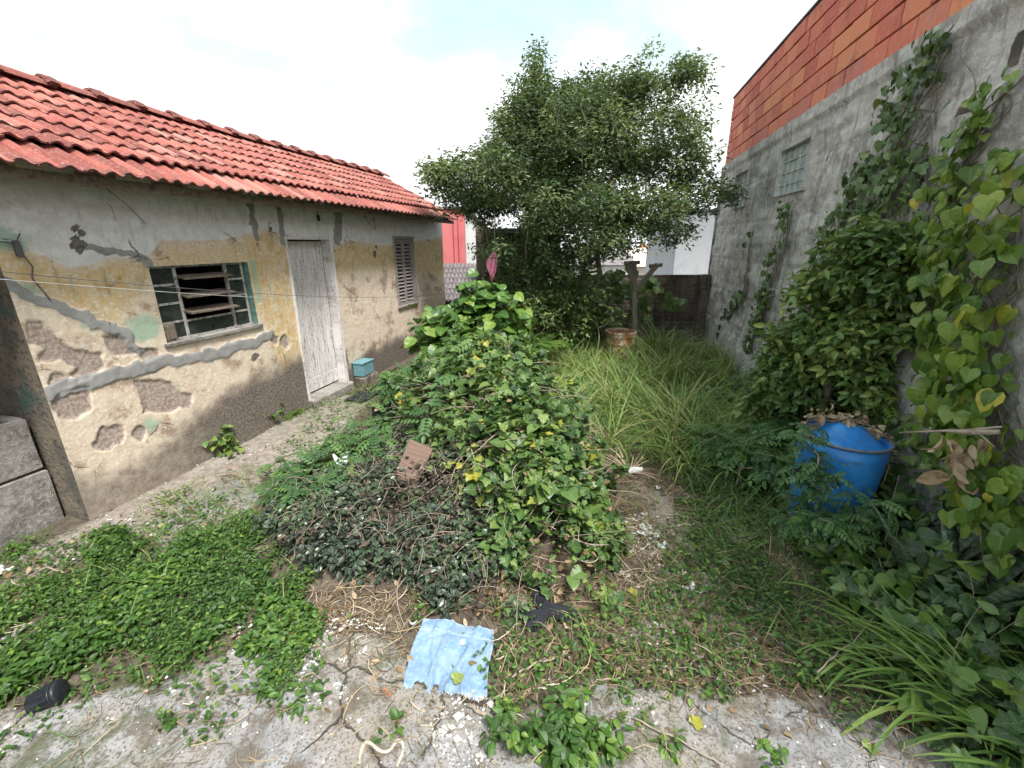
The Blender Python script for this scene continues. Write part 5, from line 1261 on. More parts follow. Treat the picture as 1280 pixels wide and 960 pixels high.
pinshrub('feathery-leaved shrub between the tall grass and the blue barrel', [(905, 560, 45, 28, 3.9, .25), (950, 580, 35, 35, 3.6, .25), (880, 600, 25, 16, 3.7, .2), (975, 545, 25, 30, 3.7, .2)], 90, tuple(G(920, 610)), .24, per=8)
pinshrub('leafy sapling leaning over the left rim of the blue barrel', [(1008, 548, 12, 16, 2.80, .06), (1008, 590, 18, 26, 2.72, .08), (1035, 612, 20, 14, 2.6, .06), (1000, 630, 16, 16, 2.75, .10), (1050, 600, 14, 6, 2.58, .04)], 34, tuple(G(1005, 670)), .115, per=5, mt='pin', tp=T_PINL)
pinshrub('feathery weeds growing up the front foot of the blue barrel', [(1065, 655, 50, 12, 2.5, .10), (1010, 650, 24, 18, 2.65, .10), (1100, 640, 18, 16, 2.55, .08)], 30, tuple(G(1060, 715)), .15, per=7)
pinshrub('yellowish feathery shrub on the wall side above the blue barrel', [(1140, 500, 30, 14, 3.3, .12), (1165, 520, 25, 12, 3.1, .10)], 30, tuple(at(1150, 560, 3.2)), .2, per=6, mt='heart')

# ---- ground cover
def covers():
    left = gpoly([(-120, 790), (0, 715), (130, 690), (250, 668), (300, 655), (390, 720), (410, 800), (345, 822), (300, 830), (200, 842), (120, 862), (50, 880), (-60, 960)])
    P = cover_on(left, 18500, gz, (.005, .09), .17, 3.2, 21, .45); n = len(P)
    m = MB(); inst(m, T_OVAL, P, unit(rdir(n)), jn([0, 0, 1], n, .38), rng.uniform(.016, .034, n)*(1+.6*(vnoise(P[:, :2]*3, 5) > .6)), rng.uniform(.1, .7, n), np.clip(rng.normal(.5, .27, n)+.5*(vnoise(P[:, :2]*2.2, 3)-.5), 0, 1), 1.05)
    stuff(m.build('creeping_ground_cover', M['cover'], None), 'dense bright green creeping weeds on the ground in the left foreground', 'ground cover')
    A = []
    for poly, k, g in [([(150, 650), (290, 600), (330, 620), (240, 680), (160, 690)], 900, .4), ([(0, 690), (160, 655), (180, 690), (0, 730)], 900, .35), ([(-100, 800), (0, 715), (280, 665), (400, 720), (340, 830), (120, 880), (-40, 950)], 2600, .05), ([(330, 820), (420, 800), (420, 880), (300, 940), (180, 930), (200, 870)], 700, .5), ([(540, 770), (760, 700), (900, 700), (1100, 720), (1160, 930), (1000, 900), (740, 870), (640, 880), (620, 790)], 3600, .42),
                       ([(860, 600), (1000, 620), (1130, 720), (1150, 820), (1000, 840), (920, 760), (860, 680)], 5200, .25), ([(800, 650), (880, 640), (960, 760), (940, 850), (820, 800)], 900, .45), ([(330, 500), (470, 480), (500, 540), (400, 560), (340, 590)], 1600, .3), ([(960, 600), (1280, 620), (1300, 900), (1150, 850), (1000, 700)], 3600, .1), ([(640, 440), (980, 440), (960, 560), (840, 620), (760, 560)], 2500, .2)]:
        A.append(cover_on(gpoly(poly), k, gz, (.005, .07), g, 2.6, 31+len(A)))
    P = np.concatenate(A); n = len(P); m = MB()
    inst(m, T_OVAL, P, unit(rdir(n, .1)), jn([0, 0, 1], n, .4), rng.uniform(.018, .045, n), rng.uniform(.1, .8, n), np.clip(rng.normal(.5, .27, n), 0, 1))
    stuff(m.build('small_weeds', M['cover'], None), 'small scattered weeds over the soil, path and slab joints', 'weeds')
    # big low leaves under the wall vines
    poly = gpoly([(1000, 560), (1120, 640), (1290, 640), (1330, 900), (1180, 800), (1090, 700), (1000, 660)]); P = cover_on(poly, 700, gz, (.06, .4), .2, 2, 51); n = len(P); m = MB()
    inst(m, T_HEART, P, unit(rdir(n)+np.array([-.3, -.3, 0])), jn([-.2, -.3, 1], n, .35), rng.uniform(.06, .15, n), rng.uniform(.1, .8, n), np.clip(rng.normal(.45, .25, n), 0, 1))
    stuff(m.build('broad_leaf_weeds', M['vine'], None), 'broad-leaved weeds filling the ground around the blue barrel', 'weeds')
covers()
def hang_undergrowth():
    n0 = 3900; S = .9+5.7*rng.random(n0)**.8; off = .03+.75*rng.random(n0)**1.3; top = np.interp(S, [.9, 2.0, 2.8, 3.6, 5, 6.6], [.25, .45, .7, .9, .8, .45])
    Z = rng.random(n0)**.8*top*(1-.75*off/.78)+.03; P = rwp(S, 0, off); P[:, 2] = gz(P[:, 0], P[:, 1])+Z
    k = (np.hypot(P[:, 0]-2.55, P[:, 1]-3.02) > .36) & ~((P[:, 1] < 3.02) & (P[:, 0] < 2.72) & (P[:, 2] > .2) & (P[:, 1] > 2.2)); k &= vnoise(P*4.5, 12) > .25; P = P[k]; n = len(P)
    out = np.append(-RN, 0)
    for nm, tp, mt, sel, sz, lab in (('wall_foot_undergrowth', T_LOBE, 'vine', slice(0, None, 2), (.05, .11), 'knee-high leafy undergrowth along the foot of the concrete wall'), ('wall_foot_vines', T_HEART, 'heart', slice(1, None, 4), (.05, .12), 'pale heart-leaved runners mixed in the undergrowth along the concrete wall'), ('wall_foot_ovals', T_OVAL, 'ivy', slice(3, None, 4), (.06, .12), 'dark oval-leaved weeds mixed in the undergrowth along the concrete wall')):
        Q = P[sel]; k = len(Q); m = MB()
        inst(m, tp, Q, unit(rdir(k)+out*.4+np.array([0, -.2, -.2])), jn(out*.5+np.array([0, -.2, .9]), k, .35), rng.uniform(*sz, k), rng.uniform(.1, .9, k), np.clip(rng.normal(.45, .2, k), 0, .9))
        stuff(m.build(nm, M[mt], None), lab, 'undergrowth')
    m = MB()
    for k in range(70):
        s_ = rng.uniform(1, 6); o = rng.uniform(.05, .6); b0 = rwp(s_, 0, o); h = rng.uniform(.3, .9)*(1-.6*o); t = np.linspace(0, 1, 7)[:, None]
        m.tube(b0+t*np.array([rng.normal(0, .2), rng.normal(0, .2), h])+np.sin(t*PI)*rng.normal(0, .05, 3), .0022, 4, cap=False)
    stuff(m.build('undergrowth_stems', M['bark'], None), 'tangle of thin stems in the undergrowth at the concrete wall', 'undergrowth')
hang_undergrowth()
def grass():
    poly = gpoly([(655, 455), (760, 440), (990, 450), (1010, 520), (960, 590), (850, 605), (760, 570), (690, 520)])
    A = cover_on(poly, 11500, gz, (-.02, .0), .24, 2.6, 71); n = len(A); a = rng.random(n)*2*PI
    L = rng.uniform(.30, .95, n)*(.35+1.0*vnoise(A[:, :2]*2.2, 8)); m = MB(); D = unit(np.stack([np.cos(a)*.5, np.sin(a)*.5, np.full(n, .9)], -1))
    keep = ~((np.abs(A[:, 0]-A[:, 1]*.2587) < .42) & (A[:, 1] > 6.6) & (A[:, 1] < 8.6)) | (rng.random(n) < .3); inst(m, T_GRASS, A[keep], D[keep], np.stack([-np.cos(a), -np.sin(a), np.full(n, .5)], -1)[keep], L[keep], rng.uniform(.5, 2.0, n)[keep], np.clip(rng.normal(.62, .25, n), 0, 1)[keep], .8)
    stuff(m.build('tall_grass', M['grass'], None), 'tall arching grass between the heap, the rusty drum and the concrete wall', 'grass')
    P = []
    for poly, k, s in [([(640, 430), (760, 425), (860, 430), (860, 470), (640, 470)], 1400, 5), ([(860, 590), (1000, 600), (1160, 700), (1160, 800), (1000, 780), (880, 690)], 900, 6), ([(330, 500), (480, 480), (480, 530), (380, 560)], 500, 7), ([(1000, 660), (1280, 640), (1290, 760), (1080, 760)], 700, 9), ([(150, 640), (330, 580), (350, 640), (200, 700)], 350, 10), ([(-100, 800), (0, 715), (280, 665), (400, 720), (340, 830), (120, 880), (-40, 950)], 260, 11), ([(760, 600), (1130, 720), (1150, 900), (700, 870)], 420, 12)]:
        P.append(cover_on(gpoly(poly), k, gz, (-.02, 0), .2, 2, 80+s))
    P = np.concatenate(P); n = len(P); a = rng.random(n)*2*PI; m = MB()
    inst(m, T_GRASS, P, unit(np.stack([np.cos(a)*.6, np.sin(a)*.6, np.full(n, .9)], -1)), np.stack([-np.cos(a), -np.sin(a), np.full(n, .5)], -1), rng.uniform(.10, .32, n), rng.uniform(.4, 1.8, n), np.clip(rng.normal(.5, .22, n), 0, 1))
    stuff(m.build('short_grass', M['grass'], None), 'short grass tufts at the edges of the path and the weeds', 'grass')
    def tuft(c, n, L, label, t=T_GRASS2, r=.12, az=None, rm=.4):
        w = MB(); a = rng.random(n)*2*PI if az is None else rng.normal(az, .8, n); P = c+np.stack([rng.normal(0, r, n), rng.normal(0, r, n), 0*a-.01], -1)
        inst(w, t, P, unit(np.stack([np.cos(a)*.6, np.sin(a)*.6, np.full(n, .8)], -1)), np.stack([-np.cos(a), -np.sin(a), np.full(n, .5)], -1), rng.uniform(.5*L, L, n), rng.uniform(.7, 2.0, n), np.clip(rng.normal(rm, .2, n), 0, 1))
        tag(w.build('grass_tuft', M['grass'], None), label, 'grass', 'separate grass tufts')
    tuft(G(1225, 880), 330, .60, 'big tuft of broad-bladed grass in the bottom right corner', T_GRASS2, .21, PI*.8, .5)
    tuft(G(1275, 800), 260, .62, 'broad-bladed grass tuft at the right edge above the corner tuft', T_GRASS2, .18, PI*.8, .5)
    tuft(G(1130, 690), 120, .5, 'grass tuft right in front of the blue barrel', T_GRASS, .14)
    tuft(G(1190, 780), 170, .5, 'grass tuft beside the low snake plant', T_GRASS2, .12)
    tuft(G(275, 905), 26, .14, 'tiny grass tuft in a crack of the slab at the bottom left', T_GRASS2, .03)
    # dry straw coloured strap leaves
    c = G(787, 598); w = MB(); n = 44; a = rng.uniform(-.6, PI+.6, n); P = np.repeat(c[None], n, 0)+np.array([0, 0, .05]); w_ = thing('dead_lily_clump', 'clump of dry straw-coloured strap leaves on the right of the heap', 'dead plant', c)
    inst(w, T_GRASS2, P, unit(np.stack([np.cos(a), np.sin(a), rng.uniform(.1, 1.1, n)], -1)), np.stack([0*a, 0*a, 1+0*a], -1), rng.uniform(.22, .46, n), rng.uniform(.1, 1.3, n), rng.uniform(.7, 1, n), .9); w.build('dry_leaves', M['straw'], w_)
    w = MB()
    for k in range(6): w.tube([c+np.array([.10, .03, .06]), c+np.array([.02+.02*k, .03, .09]), c+np.array([-.03, 0, .04])], [.022, .018, .01], 6)
    w.build('bulb', M['white'], w_, True)
    # flower stalks
    for k, (px, py, Y, L, lab) in enumerate([(1225, 830, 1.75, .55, 'tall grass stalk with a feathery head at the right edge'), (1130, 812, 1.75, .0, '')]):
        if L == 0: continue
        g = G(px, py); t = np.linspace(0, 1, 14); pts = g+np.stack([.10*t**2, .02*t, L*t], -1); m = MB(); m.tube(pts, np.linspace(.0035, .0018, 14), 5); o = thing('grass_stalk', lab, 'grass stalk', g); m.build('stalk', M['stem'], o)
        m = MB(); n = 80; tt = rng.uniform(.86, 1.04, n); P = g+np.stack([.10*tt**2, .02*tt, L*tt], -1); inst(m, T_GRASS, P, unit(rdir(n)+np.array([0, 0, 1.2])), jn([0, -1, 0], n), .035, .3, .97+0*tt, 2); m.build('seed_head', M['straw'], o)
    for px, py in [(1078, 800), (1100, 812), (1000, 700)]: pass
grass()
def basil():
    c = G(705, 935); w = thing('leafy_herb', 'bushy bright green herb with oval leaves on the slab at the bottom centre', 'plant', c)
    C = c+np.stack([rng.normal(0, .10, 42), rng.normal(0, .075, 42), rng.uniform(.03, .15, 42)], -1); m = MB()
    for q in C: m.tube([c+(q-c)*np.array([.5, .5, 0]), (c+q)/2+rng.normal(0, .01, 3), q], [.003, .0025, .0015], 4)
    m.build('stems', M['stem'], w); m = MB(); leafcloud(m, T_OVAL, C, 17, .042, .047, 1.0, (.2, .8), .5, .3, .4, 1.2); m.build('leaves', M['cover'], w)
    for px, py, n, lab in [(765, 915, 5, 'small sprig with dark oval leaves on the slab right of the leafy herb'), (640, 905, 4, 'small sprig rooted left of the leafy herb'), (488, 912, 4, 'single leafy sprig on the bare grey slab'), (385, 870, 7, 'trailing sprig creeping onto the slab at the bottom left'), (840, 935, 5, 'sprig on the pale slab at the bottom edge'), (958, 950, 5, 'sprig at the bottom edge left of the corner grass'), (860, 800, 6, 'leafy sprig in the litter right of the black cloth'), (750, 748, 5, 'yellow leafed sprig right of the black cloth')]:
        c = G(px, py); w = thing('weed_sprig', lab, 'weed', c, 'small sprigs on the slab'); C = c+np.stack([rng.normal(0, .035, n), rng.normal(0, .035, n), rng.uniform(.02, .06, n)], -1); m = MB()
        for q in C: m.tube([c, q], [.0022, .0015], 4)
        m.build('stems', M['stem'], w); m = MB(); leafcloud(m, T_OVAL, C, 5, .022, .045, 1.0, (.2, .8), .5, .3, .4, 1.1); m.build('leaves', M['cover' if 'yellow' not in lab else 'heart'], w)
basil()

# ---- litter: straw, twigs, dead leaves, crumbs
def litter():
    m = MB(); A = []
    for poly, k, s in [([(370, 740), (500, 740), (540, 780), (500, 850), (410, 820)], 520, 1), ([(620, 720), (760, 620), (830, 590), (900, 700), (980, 830), (860, 880), (700, 890), (610, 860)], 2300, 2), ([(470, 770), (620, 770), (640, 890), (560, 910), (480, 860)], 330, 3), ([(150, 640), (330, 570), (340, 640), (190, 700)], 200, 4), ([(860, 640), (980, 700), (1140, 860), (1100, 940), (900, 870)], 600, 5), ([(60, 870), (330, 830), (330, 960), (100, 960)], 220, 6), ([(330, 830), (1150, 870), (1150, 960), (330, 960)], 420, 8), ([(540, 700), (640, 700), (640, 780), (560, 780)], 300, 9), ([(400, 560), (700, 560), (700, 740), (400, 740)], 350, 7), ([(-100, 800), (0, 715), (280, 665), (400, 720), (340, 830), (120, 880), (-40, 950)], 330, 10)]:
        A.append(cover_on(gpoly(poly), k, gz, (.003, .05), .15, 3, 100+s))
    P = np.concatenate(A); P = P[polysd(P[:, :2], gpoly([(520, 770), (622, 778), (615, 880), (495, 865)])) < -.02]; n = len(P)
    for i in range(n):
        a = rng.random()*2*PI; L = rng.uniform(.05, .24); t = np.linspace(-.5, .5, 5); b = rng.normal(0, 1.2); d = a+b*t
        X = P[i, 0]+np.cos(d)*L*t; Yy = P[i, 1]+np.sin(d)*L*t; Z = P[i, 2]+rng.normal(0, .12)*L*t+.02*np.sin(t*4+b)
        m.tube(np.stack([X, Yy, Z], -1), np.array([.7, 1, 1, .9, .5])*rng.uniform(.0009, .0028), 3, np.array([0, 0, rng.random()**1.2]), cap=False)
    stuff(m.build('straw_litter', M['straw'], None), 'dry brown straw and twigs scattered over the soil around the heap', 'litter')
    m = MB(); A = []
    for poly, k in [([(370, 740), (640, 740), (980, 700), (1150, 900), (900, 960), (400, 960)], 900), ([(60, 690), (330, 560), (420, 520), (400, 600), (200, 720)], 130), ([(400, 560), (640, 560), (800, 620), (800, 740), (400, 740)], 240), ([(780, 430), (900, 430), (900, 470), (780, 470)], 200), ([(-100, 800), (0, 715), (280, 665), (400, 720), (340, 830), (120, 880), (-40, 950)], 230)]: A.append(cover_on(gpoly(poly), k, gz, (.002, .03), .1, 3, 120+len(A)))
    P = np.concatenate(A); n = len(P); inst(m, T_OVAL, P, rdir(n), jn([0, 0, 1], n, .5), rng.uniform(.02, .06, n), rng.uniform(-1.5, 1.8, n), rng.random(n)**1.6)
    stuff(m.build('dead_leaf_litter', M['dead'], None), 'brown curled dead leaves lying on the slab and soil', 'litter')
    m = MB(); A = []
    for poly, k, s, sz in [([(330, 800), (450, 780), (540, 830), (560, 880), (450, 870), (340, 850)], 800, 1, .005), ([(540, 860), (650, 870), (650, 960), (540, 940)], 550, 2, .005), ([(60, 700), (200, 660), (330, 560), (260, 560), (110, 660)], 170, 3, .005), ([(760, 620), (900, 640), (1000, 780), (960, 880), (800, 850)], 1000, 4, .0075), ([(0, 850), (330, 850), (600, 960), (0, 960)], 220, 5, .004), ([(700, 860), (1150, 880), (1150, 960), (700, 960)], 150, 6, .004)]:
        q = cover_on(gpoly(poly), k, gz, (.028 if s in (1, 2, 5, 6) else .004, .032 if s in (1, 2, 5, 6) else .008), .3, 3.5, 140+s); A.append(np.concatenate([q, np.full((len(q), 1), sz)], 1))
    P = np.concatenate(A); T = np.array([(1, 1, 1), (1, -1, -1), (-1, 1, -1), (-1, -1, 1)], float)
    O = np.array([(1, 0, 0), (-1, 0, 0), (0, 1, 0), (0, -1, 0), (0, 0, 1), (0, 0, -1)], float); F = [(0, 2, 4), (2, 1, 4), (1, 3, 4), (3, 0, 4), (2, 0, 5), (1, 2, 5), (3, 1, 5), (0, 3, 5)]
    for q in P:
        r = q[3]*rng.lognormal(0, .55); m.add(q[:3]+O*r*rng.uniform(.5, 1.4, (6, 3))*np.array([1, 1, .6]), F, np.array([0, 0, rng.random()**2*1.5]))
    stuff(m.build('plaster_crumbs', M['crumb'], None), 'white crumbs of broken plaster on the slab and path', 'rubble')
litter()
# ============================================================ objects
def place_local(px, py, f=gz, dz=0.0):
    g = G(px, py)
    if f is hz:
        z = .3
        for _ in range(14): p = onz(px, py, z); z = .5*z+.5*float(hz(p[0], p[1]))
        g = np.array([p[0], p[1], float(hz(p[0], p[1]))])
    return g+np.array([0, 0, dz])
def barrel():
    c = at(1056, 543, 3.02); c = np.array([c[0], c[1], 0.0]); ztop = .76
    w = thing('blue_barrel', 'blue plastic barrel with a sagging blue cover, standing among weeds by the concrete wall', 'barrel', (c[0], c[1], 0))
    R = .285; m = MB(); pr = [(R*.80, -.06), (R*.86, .0), (R*.90, .12), (R*.93, .24), (R*.95, .28), (R*.95, .32), (R*.93, .36), (R*.97, .55), (R*1.0, .66), (R*1.0, ztop-.01), (R*.965, ztop-.012), (R*.96, .6), (R*.9, .3)]
    m.lathe(pr, c, 56); m.build('barrel_body', M['blue'], w, True)
    m = MB(); a = np.linspace(0, 2*PI, 57); m.tube([c+np.array([R*1.005*math.cos(t), R*1.005*math.sin(t), ztop]) for t in a], .011, 8, cap=False); m.build('rim', M['rim'], w, True)
    m = MB(); rr = np.linspace(0, 1, 22); aa = np.linspace(0, 2*PI, 65); Rr, Aa = np.meshgrid(rr, aa); x = Rr*np.cos(Aa); y = Rr*np.sin(Aa)
    z = .075*np.exp(-(((x-.12)/.6)**2+((y-.2)/.55)**2)**1.5)-.055*Rr**3+.03*(fbm(np.stack([x*2.2, y*2.2], -1), 6, 3)-.5)
    m.grid(np.stack([c[0]+.93*R*x+.015, c[1]+.90*R*y+.03*R, ztop+z], -1)); m.build('cover', M['blue'], w, True)
    return c, R, ztop
BC, BR, BZ = barrel()
def deadbranch():
    w = thing('dead_branch', 'dry branch with crumpled pale brown leaves draped over the back of the blue barrel', 'branch', BC+np.array([0, 0, BZ]))
    Q = [(-.20, .15, .07), (-.08, .15, .10), (.05, .10, .11), (.17, .04, .07), (.27, -.05, .02), (.30, -.08, -.08), (.31, -.10, -.22), (.29, -.11, -.34)]
    P = BC+np.array([0, 0, BZ])+np.array(Q); t = np.linspace(0, 7, 30); i = np.minimum(t.astype(int), 6); f = (t-i)[:, None]; C = P[i]*(1-f)+P[i+1]*f+rng.normal(0, .004, (30, 3))
    m = MB(); m.tube(C, np.linspace(.008, .006, 30), 6)
    for k in range(8, 30, 2): e = C[k]+unit(rng.normal(0, 1, 3)+np.array([-.4, -.6, .1]))*rng.uniform(.03, .10); m.tube([C[k], e], [.004, .002], 4)
    m.tube([P[5], P[5]+np.array([.10, -.03, -.08]), P[5]+np.array([.2, -.05, -.10])], [.006, .005, .004], 5)
    m.build('stick', M['twig'], w, True); m = MB(); n = 95; k = rng.integers(0, 20, n); P2 = C[k]+rng.normal(0, .03, (n, 3))
    inst(m, T_BROAD, P2, unit(rdir(n)+np.array([0, -.3, -.5])), jn([0, -.5, .6], n, .6), rng.uniform(.05, .11, n), rng.uniform(-4.5, 4.5, n), rng.uniform(.4, 1, n), .55); m.build('dry_leaves', M['dead'], w)
    a = at(1125, 541, 2.45); b = at(1250, 540, 2.1); w = thing('splintered_stick', 'pale splintered stick with hanging dead leaves, right of the blue barrel', 'branch', a)
    m = MB(); m.tube([a, a*.5+b*.5+np.array([0, 0, .01]), a*.25+b*.75, b], [.005, .008, .018, .014], 6); m.tube([a*.2+b*.8, b+np.array([-.02, -.02, -.08])], [.007, .003], 5); m.tube([a*.35+b*.65+np.array([0, 0, .01]), b+np.array([0, 0, .03])], [.009, .006], 5); m.build('stick', M['twig'], w, True)
    m = MB(); P = np.array([at(px, py, 2.22) for px, py in [(1178, 550), (1192, 553), (1205, 562), (1210, 560), (1195, 575), (1180, 590), (1230, 552), (1200, 590), (1215, 575)]]); P = np.repeat(P, 3, 0)+rng.normal(0, .012, (27, 3)); n = len(P)
    inst(m, T_BROAD, P, unit(np.array([0, -.1, -1.])+rng.normal(0, .3, (n, 3))), jn([0, -1, .2], n, .5), rng.uniform(.08, .16, n), rng.uniform(-1.5, 2, n), rng.uniform(.4, 1, n), .8); m.build('dry_leaves', M['dead'], w)
deadbranch()
def drum():
    c = at(775, 428, 8.45); c[2] = 0; w = thing('rusty_drum', 'rusty metal drum with peeling pale paint beside the forked post', 'drum', c); R = .29
    m = MB(); pr = []
    for z, r in [(-.1, .98), (.02, .98), (.10, 1), (.13, 1.05), (.16, 1), (.26, .99), (.28, 1.04), (.30, .99), (.36, 1), (.40, 1), (.42, 1.045), (.44, 1), (.46, 1.03), (.49, 1.05), (.51, 1.03), (.51, .95), (.49, .94), (.30, .94)]: pr.append((R*r, z))
    m.lathe(pr, c, 40); m.build('drum_body', M['rust'], w, True); m = MB(); rr = np.linspace(0, .94*R, 6); m.lathe([(max(r, .001), .455+.01*(r/R)) for r in rr], c, 40); m.build('lid', simplemat('dark_rust', (.16, .06, .035), .85, .25, 15, col2=(.28, .14, .09)), w, True)
drum()
def post():
    c = at(794, 440, 8.75); c[2] = -.05; top = at(790, 328, 8.75); w = thing('forked_post', 'grey wooden post with two diagonal braces at its top, behind the rusty drum', 'post', c)
    def beam(m, a, b, wd): 
        a, b = np.array(a), np.array(b); d = unit(b-a); x = unit(np.cross(d, [0, 1, 0])); y = np.cross(x, d); L = np.linalg.norm(b-a); m.box((a+b)/2, (wd, wd*.9, L), np.array([x, y, d]), None, jit=.003, bev=.01); m.A[-1] = np.stack([(m.V[-1]-a)@x, (m.V[-1]-a)@d, (m.V[-1]-a)@y*2], -1)
    m = MB(); beam(m, c, [top[0]+.03, top[1], top[2]+.02], .10); m.build('post_shaft', M['post'], w)
    for p, q in (((796, 362), (783, 328)), ((799, 358), (822, 330))):
        m = MB(); a = at(*p, 8.68); b = at(*q, 8.62); beam(m, a, b, .09); m.build('brace', M['post'], w)
    for a, b in ((at(780, 329, 8.7), at(800, 328, 8.7)), (at(811, 333, 8.66), at(828, 331, 8.66))): m = MB(); beam(m, a, b, .07); m.build('cross_piece', M['post'], w)
post()
def cloth_hang():
    p = at(618, 314, 8.0); w = thing('pink_cloth', 'pink cloth hanging by a string in front of the dark shed', 'cloth', p)
    m = MB(); u = np.linspace(-1, 1, 15); v = np.linspace(0, 1, 24); U, Vv = np.meshgrid(u, v); wd = .02+.085*np.sin(np.clip(Vv*1.15, 0, 1)*PI)**.8*(1-.3*Vv); x = U*wd-.02*Vv-.05*np.sin(Vv*2.6); z = -.52*Vv*(1+.12*U*np.sin(Vv*3)); y = .035*np.sin(U*7+Vv*3)*(.3+Vv)
    m.grid(p+np.stack([x, y, z], -1)); m.build('cloth', M['pink'], w, True); m = MB(); m.tube([p, p+np.array([.01, 0, .4]), p+np.array([0, .1, 1.1])], .004, 4); m.build('string', M['wire_p'], w)
cloth_hang()
def denim():
    c = (G(535, 778)+G(617, 785)+G(505, 858)+G(610, 872))/4; c[2] += .04
    TL, TR, BLc, BRc = [onz(a, b, c[2]) for a, b in ((530, 777), (617, 784), (504, 858), (608, 872))]
    w = thing('denim_skirt', 'faded light blue denim skirt with a frayed hem lying flat on the ground', 'clothing', c)
    nu, nv = 90, 84; u = np.linspace(0, 1, nu); v = np.linspace(0, 1, nv); U, V = np.meshgrid(u, v)
    E = (1-V)[..., None]*((1-U)[..., None]*TL+U[..., None]*TR)+V[..., None]*((1-U)[..., None]*BLc+U[..., None]*BRc)
    E[..., 0] += -.018*np.sin(V*PI)*(1-U)+.006*np.sin(V*7)*U; E[..., 1] += -.006*np.sin(U*5)*V**4+.02*np.sin(U*PI)*(1-V)**3+.012*(vnoise(np.stack([U*40, V*0], -1), 2)-.5)*(V > .985)
    fold = lambda a, b, s_: np.exp(-((U-(a+b*V))/s_)**2)
    z = .016*fold(.42, -.12, .035)+.012*fold(.8, -.3, .04)+.030*(fbm(np.stack([U*4+V*1.5, V*3], -1), 3, 4)-.5)*2+.012*fold(.68, .02, .025)*sstep(.3, .6, V)+.008*fold(.2, .15, .03)+.006*np.sin(U*14+V*6)*.4*(V > .2)
    wb = sstep(.175, .16, V); z = z+.003*wb
    seam = np.maximum(np.exp(-((V-.17)/.008)**2), np.maximum(fold(.40, -.12, .006), np.maximum(np.exp(-(V/.012)**2), np.exp(-((U-1)/.01)**2))))
    fray = sstep(.955, 1, V)*(fbm(np.stack([U*60, V*20], -1), 5, 2) > .42)
    gzv = gz(E[..., 0], E[..., 1]); E[..., 2] = gzv+.038+z
    m = MB(); m.grid(E, np.stack([U, V, np.clip(.7*seam+fray, 0, 1)], -1)); B = E.copy(); B[..., 2] -= .006; m.grid(B[:, ::-1]); m.build('fabric', M['denim'], w, True)
    m = MB(); n = 150; uu = rng.random(n); P = E[-1, (uu*(nu-1)).astype(int)]; 
    for p in P: m.tube([p, p+np.array([rng.normal(0, .006), -rng.uniform(.006, .02), rng.normal(0, .002)])], .0008, 3)
    m.build('frayed_hem', M['white'], w)
    m = MB(); p = E[12, 52]; m.lathe([(0, .004), (.007, .003), (.008, 0)], p, 12); m.build('button', M['rim'], w)
    p = E[24, 54]+np.array([0, 0, .004]); m = MB(); m.lathe([(.0001, .010), (.008, .0095), (.0145, .007), (.0175, .001), (.015, -.002)], p, 20, squash=lambda q: q*np.array([1, 1.1, 1])); tag(m.build('bottle_top', M['white'], None, True), 'round white bottle top lying on the denim skirt', 'bottle top')
denim()
def shell():
    p = G(517, 784)+np.array([0, 0, .03]); m = MB(); a = np.linspace(0, 1.3*PI, 14); V = []
    for r, z in ((.008, .0), (.018, .006), (.022, .018), (.020, .026)): V.append(np.stack([p[0]+r*np.cos(a+2.8), p[1]+r*np.sin(a+2.8), p[2]+z+0*a], -1))
    m.grid(np.array(V)); V2 = np.array(V); V2[..., 2] -= .003; m.grid(V2); tag(m.build('eggshell', M['white'], None, True), 'broken white eggshell left of the denim skirt', 'eggshell')
shell()
def blackcloth():
    c = G(682, 768); w = thing('black_cloth', 'crumpled black rag lying on the straw in front of the heap', 'cloth', c); m = MB(); K = 40
    u = np.linspace(-1, 1, K); U, V = np.meshgrid(u, u); ang = np.arctan2(V, U); R = np.maximum(abs(U), abs(V)); rad = .10*(1+.55*np.cos(3*ang+.9)+.2*(vnoise(np.stack([ang*2, ang*0], -1), 3)-.5)); x = R*rad*np.cos(ang)*1.25; y = R*rad*np.sin(ang)*1.1
    z = .05*(1-R)+.045*(fbm(np.stack([U*2.6, V*2.6], -1), 7, 4)-.3)*(1-.3*R)+.012*np.sin(ang*9+R*3)*(R)
    X, Y_ = c[0]+x, c[1]+y; m.grid(np.stack([X, Y_, gz(X, Y_)+.03+z], -1)); m.grid(np.stack([X, Y_, gz(X, Y_)+.024+z], -1)[:, ::-1]); m.build('rag', M['blackcloth'], w, True)
blackcloth()
def panel():
    c0 = place_local(515, 592, hz); y = c0[1]-.04; p = [at(512, 549, y+.03), at(541, 561, y-.03), at(519, 612, y-.17), at(492, 597, y-.10)]; P = np.array(p); c = P.mean(0); nrm = unit(np.cross(P[1]-P[0], P[3]-P[0])); nrm *= np.sign(nrm[2]+1e-6)
    w = thing('leaning_board', 'brown wood-grain board leaning on the left side of the heap', 'board', c); m = MB(); V = np.concatenate([P, P-nrm*.018]); A = np.array([(0, 0, 0), (.3, 0, 0), (.3, .5, 0), (0, .5, 0)]*2, float)
    A[:, [0, 1]] = A[:, [1, 0]]
    m.add(V, [(0, 1, 2, 3), (7, 6, 5, 4), (0, 4, 5, 1), (1, 5, 6, 2), (2, 6, 7, 3), (3, 7, 4, 0)], A); m.build('board', M['panelw'], w)
panel()
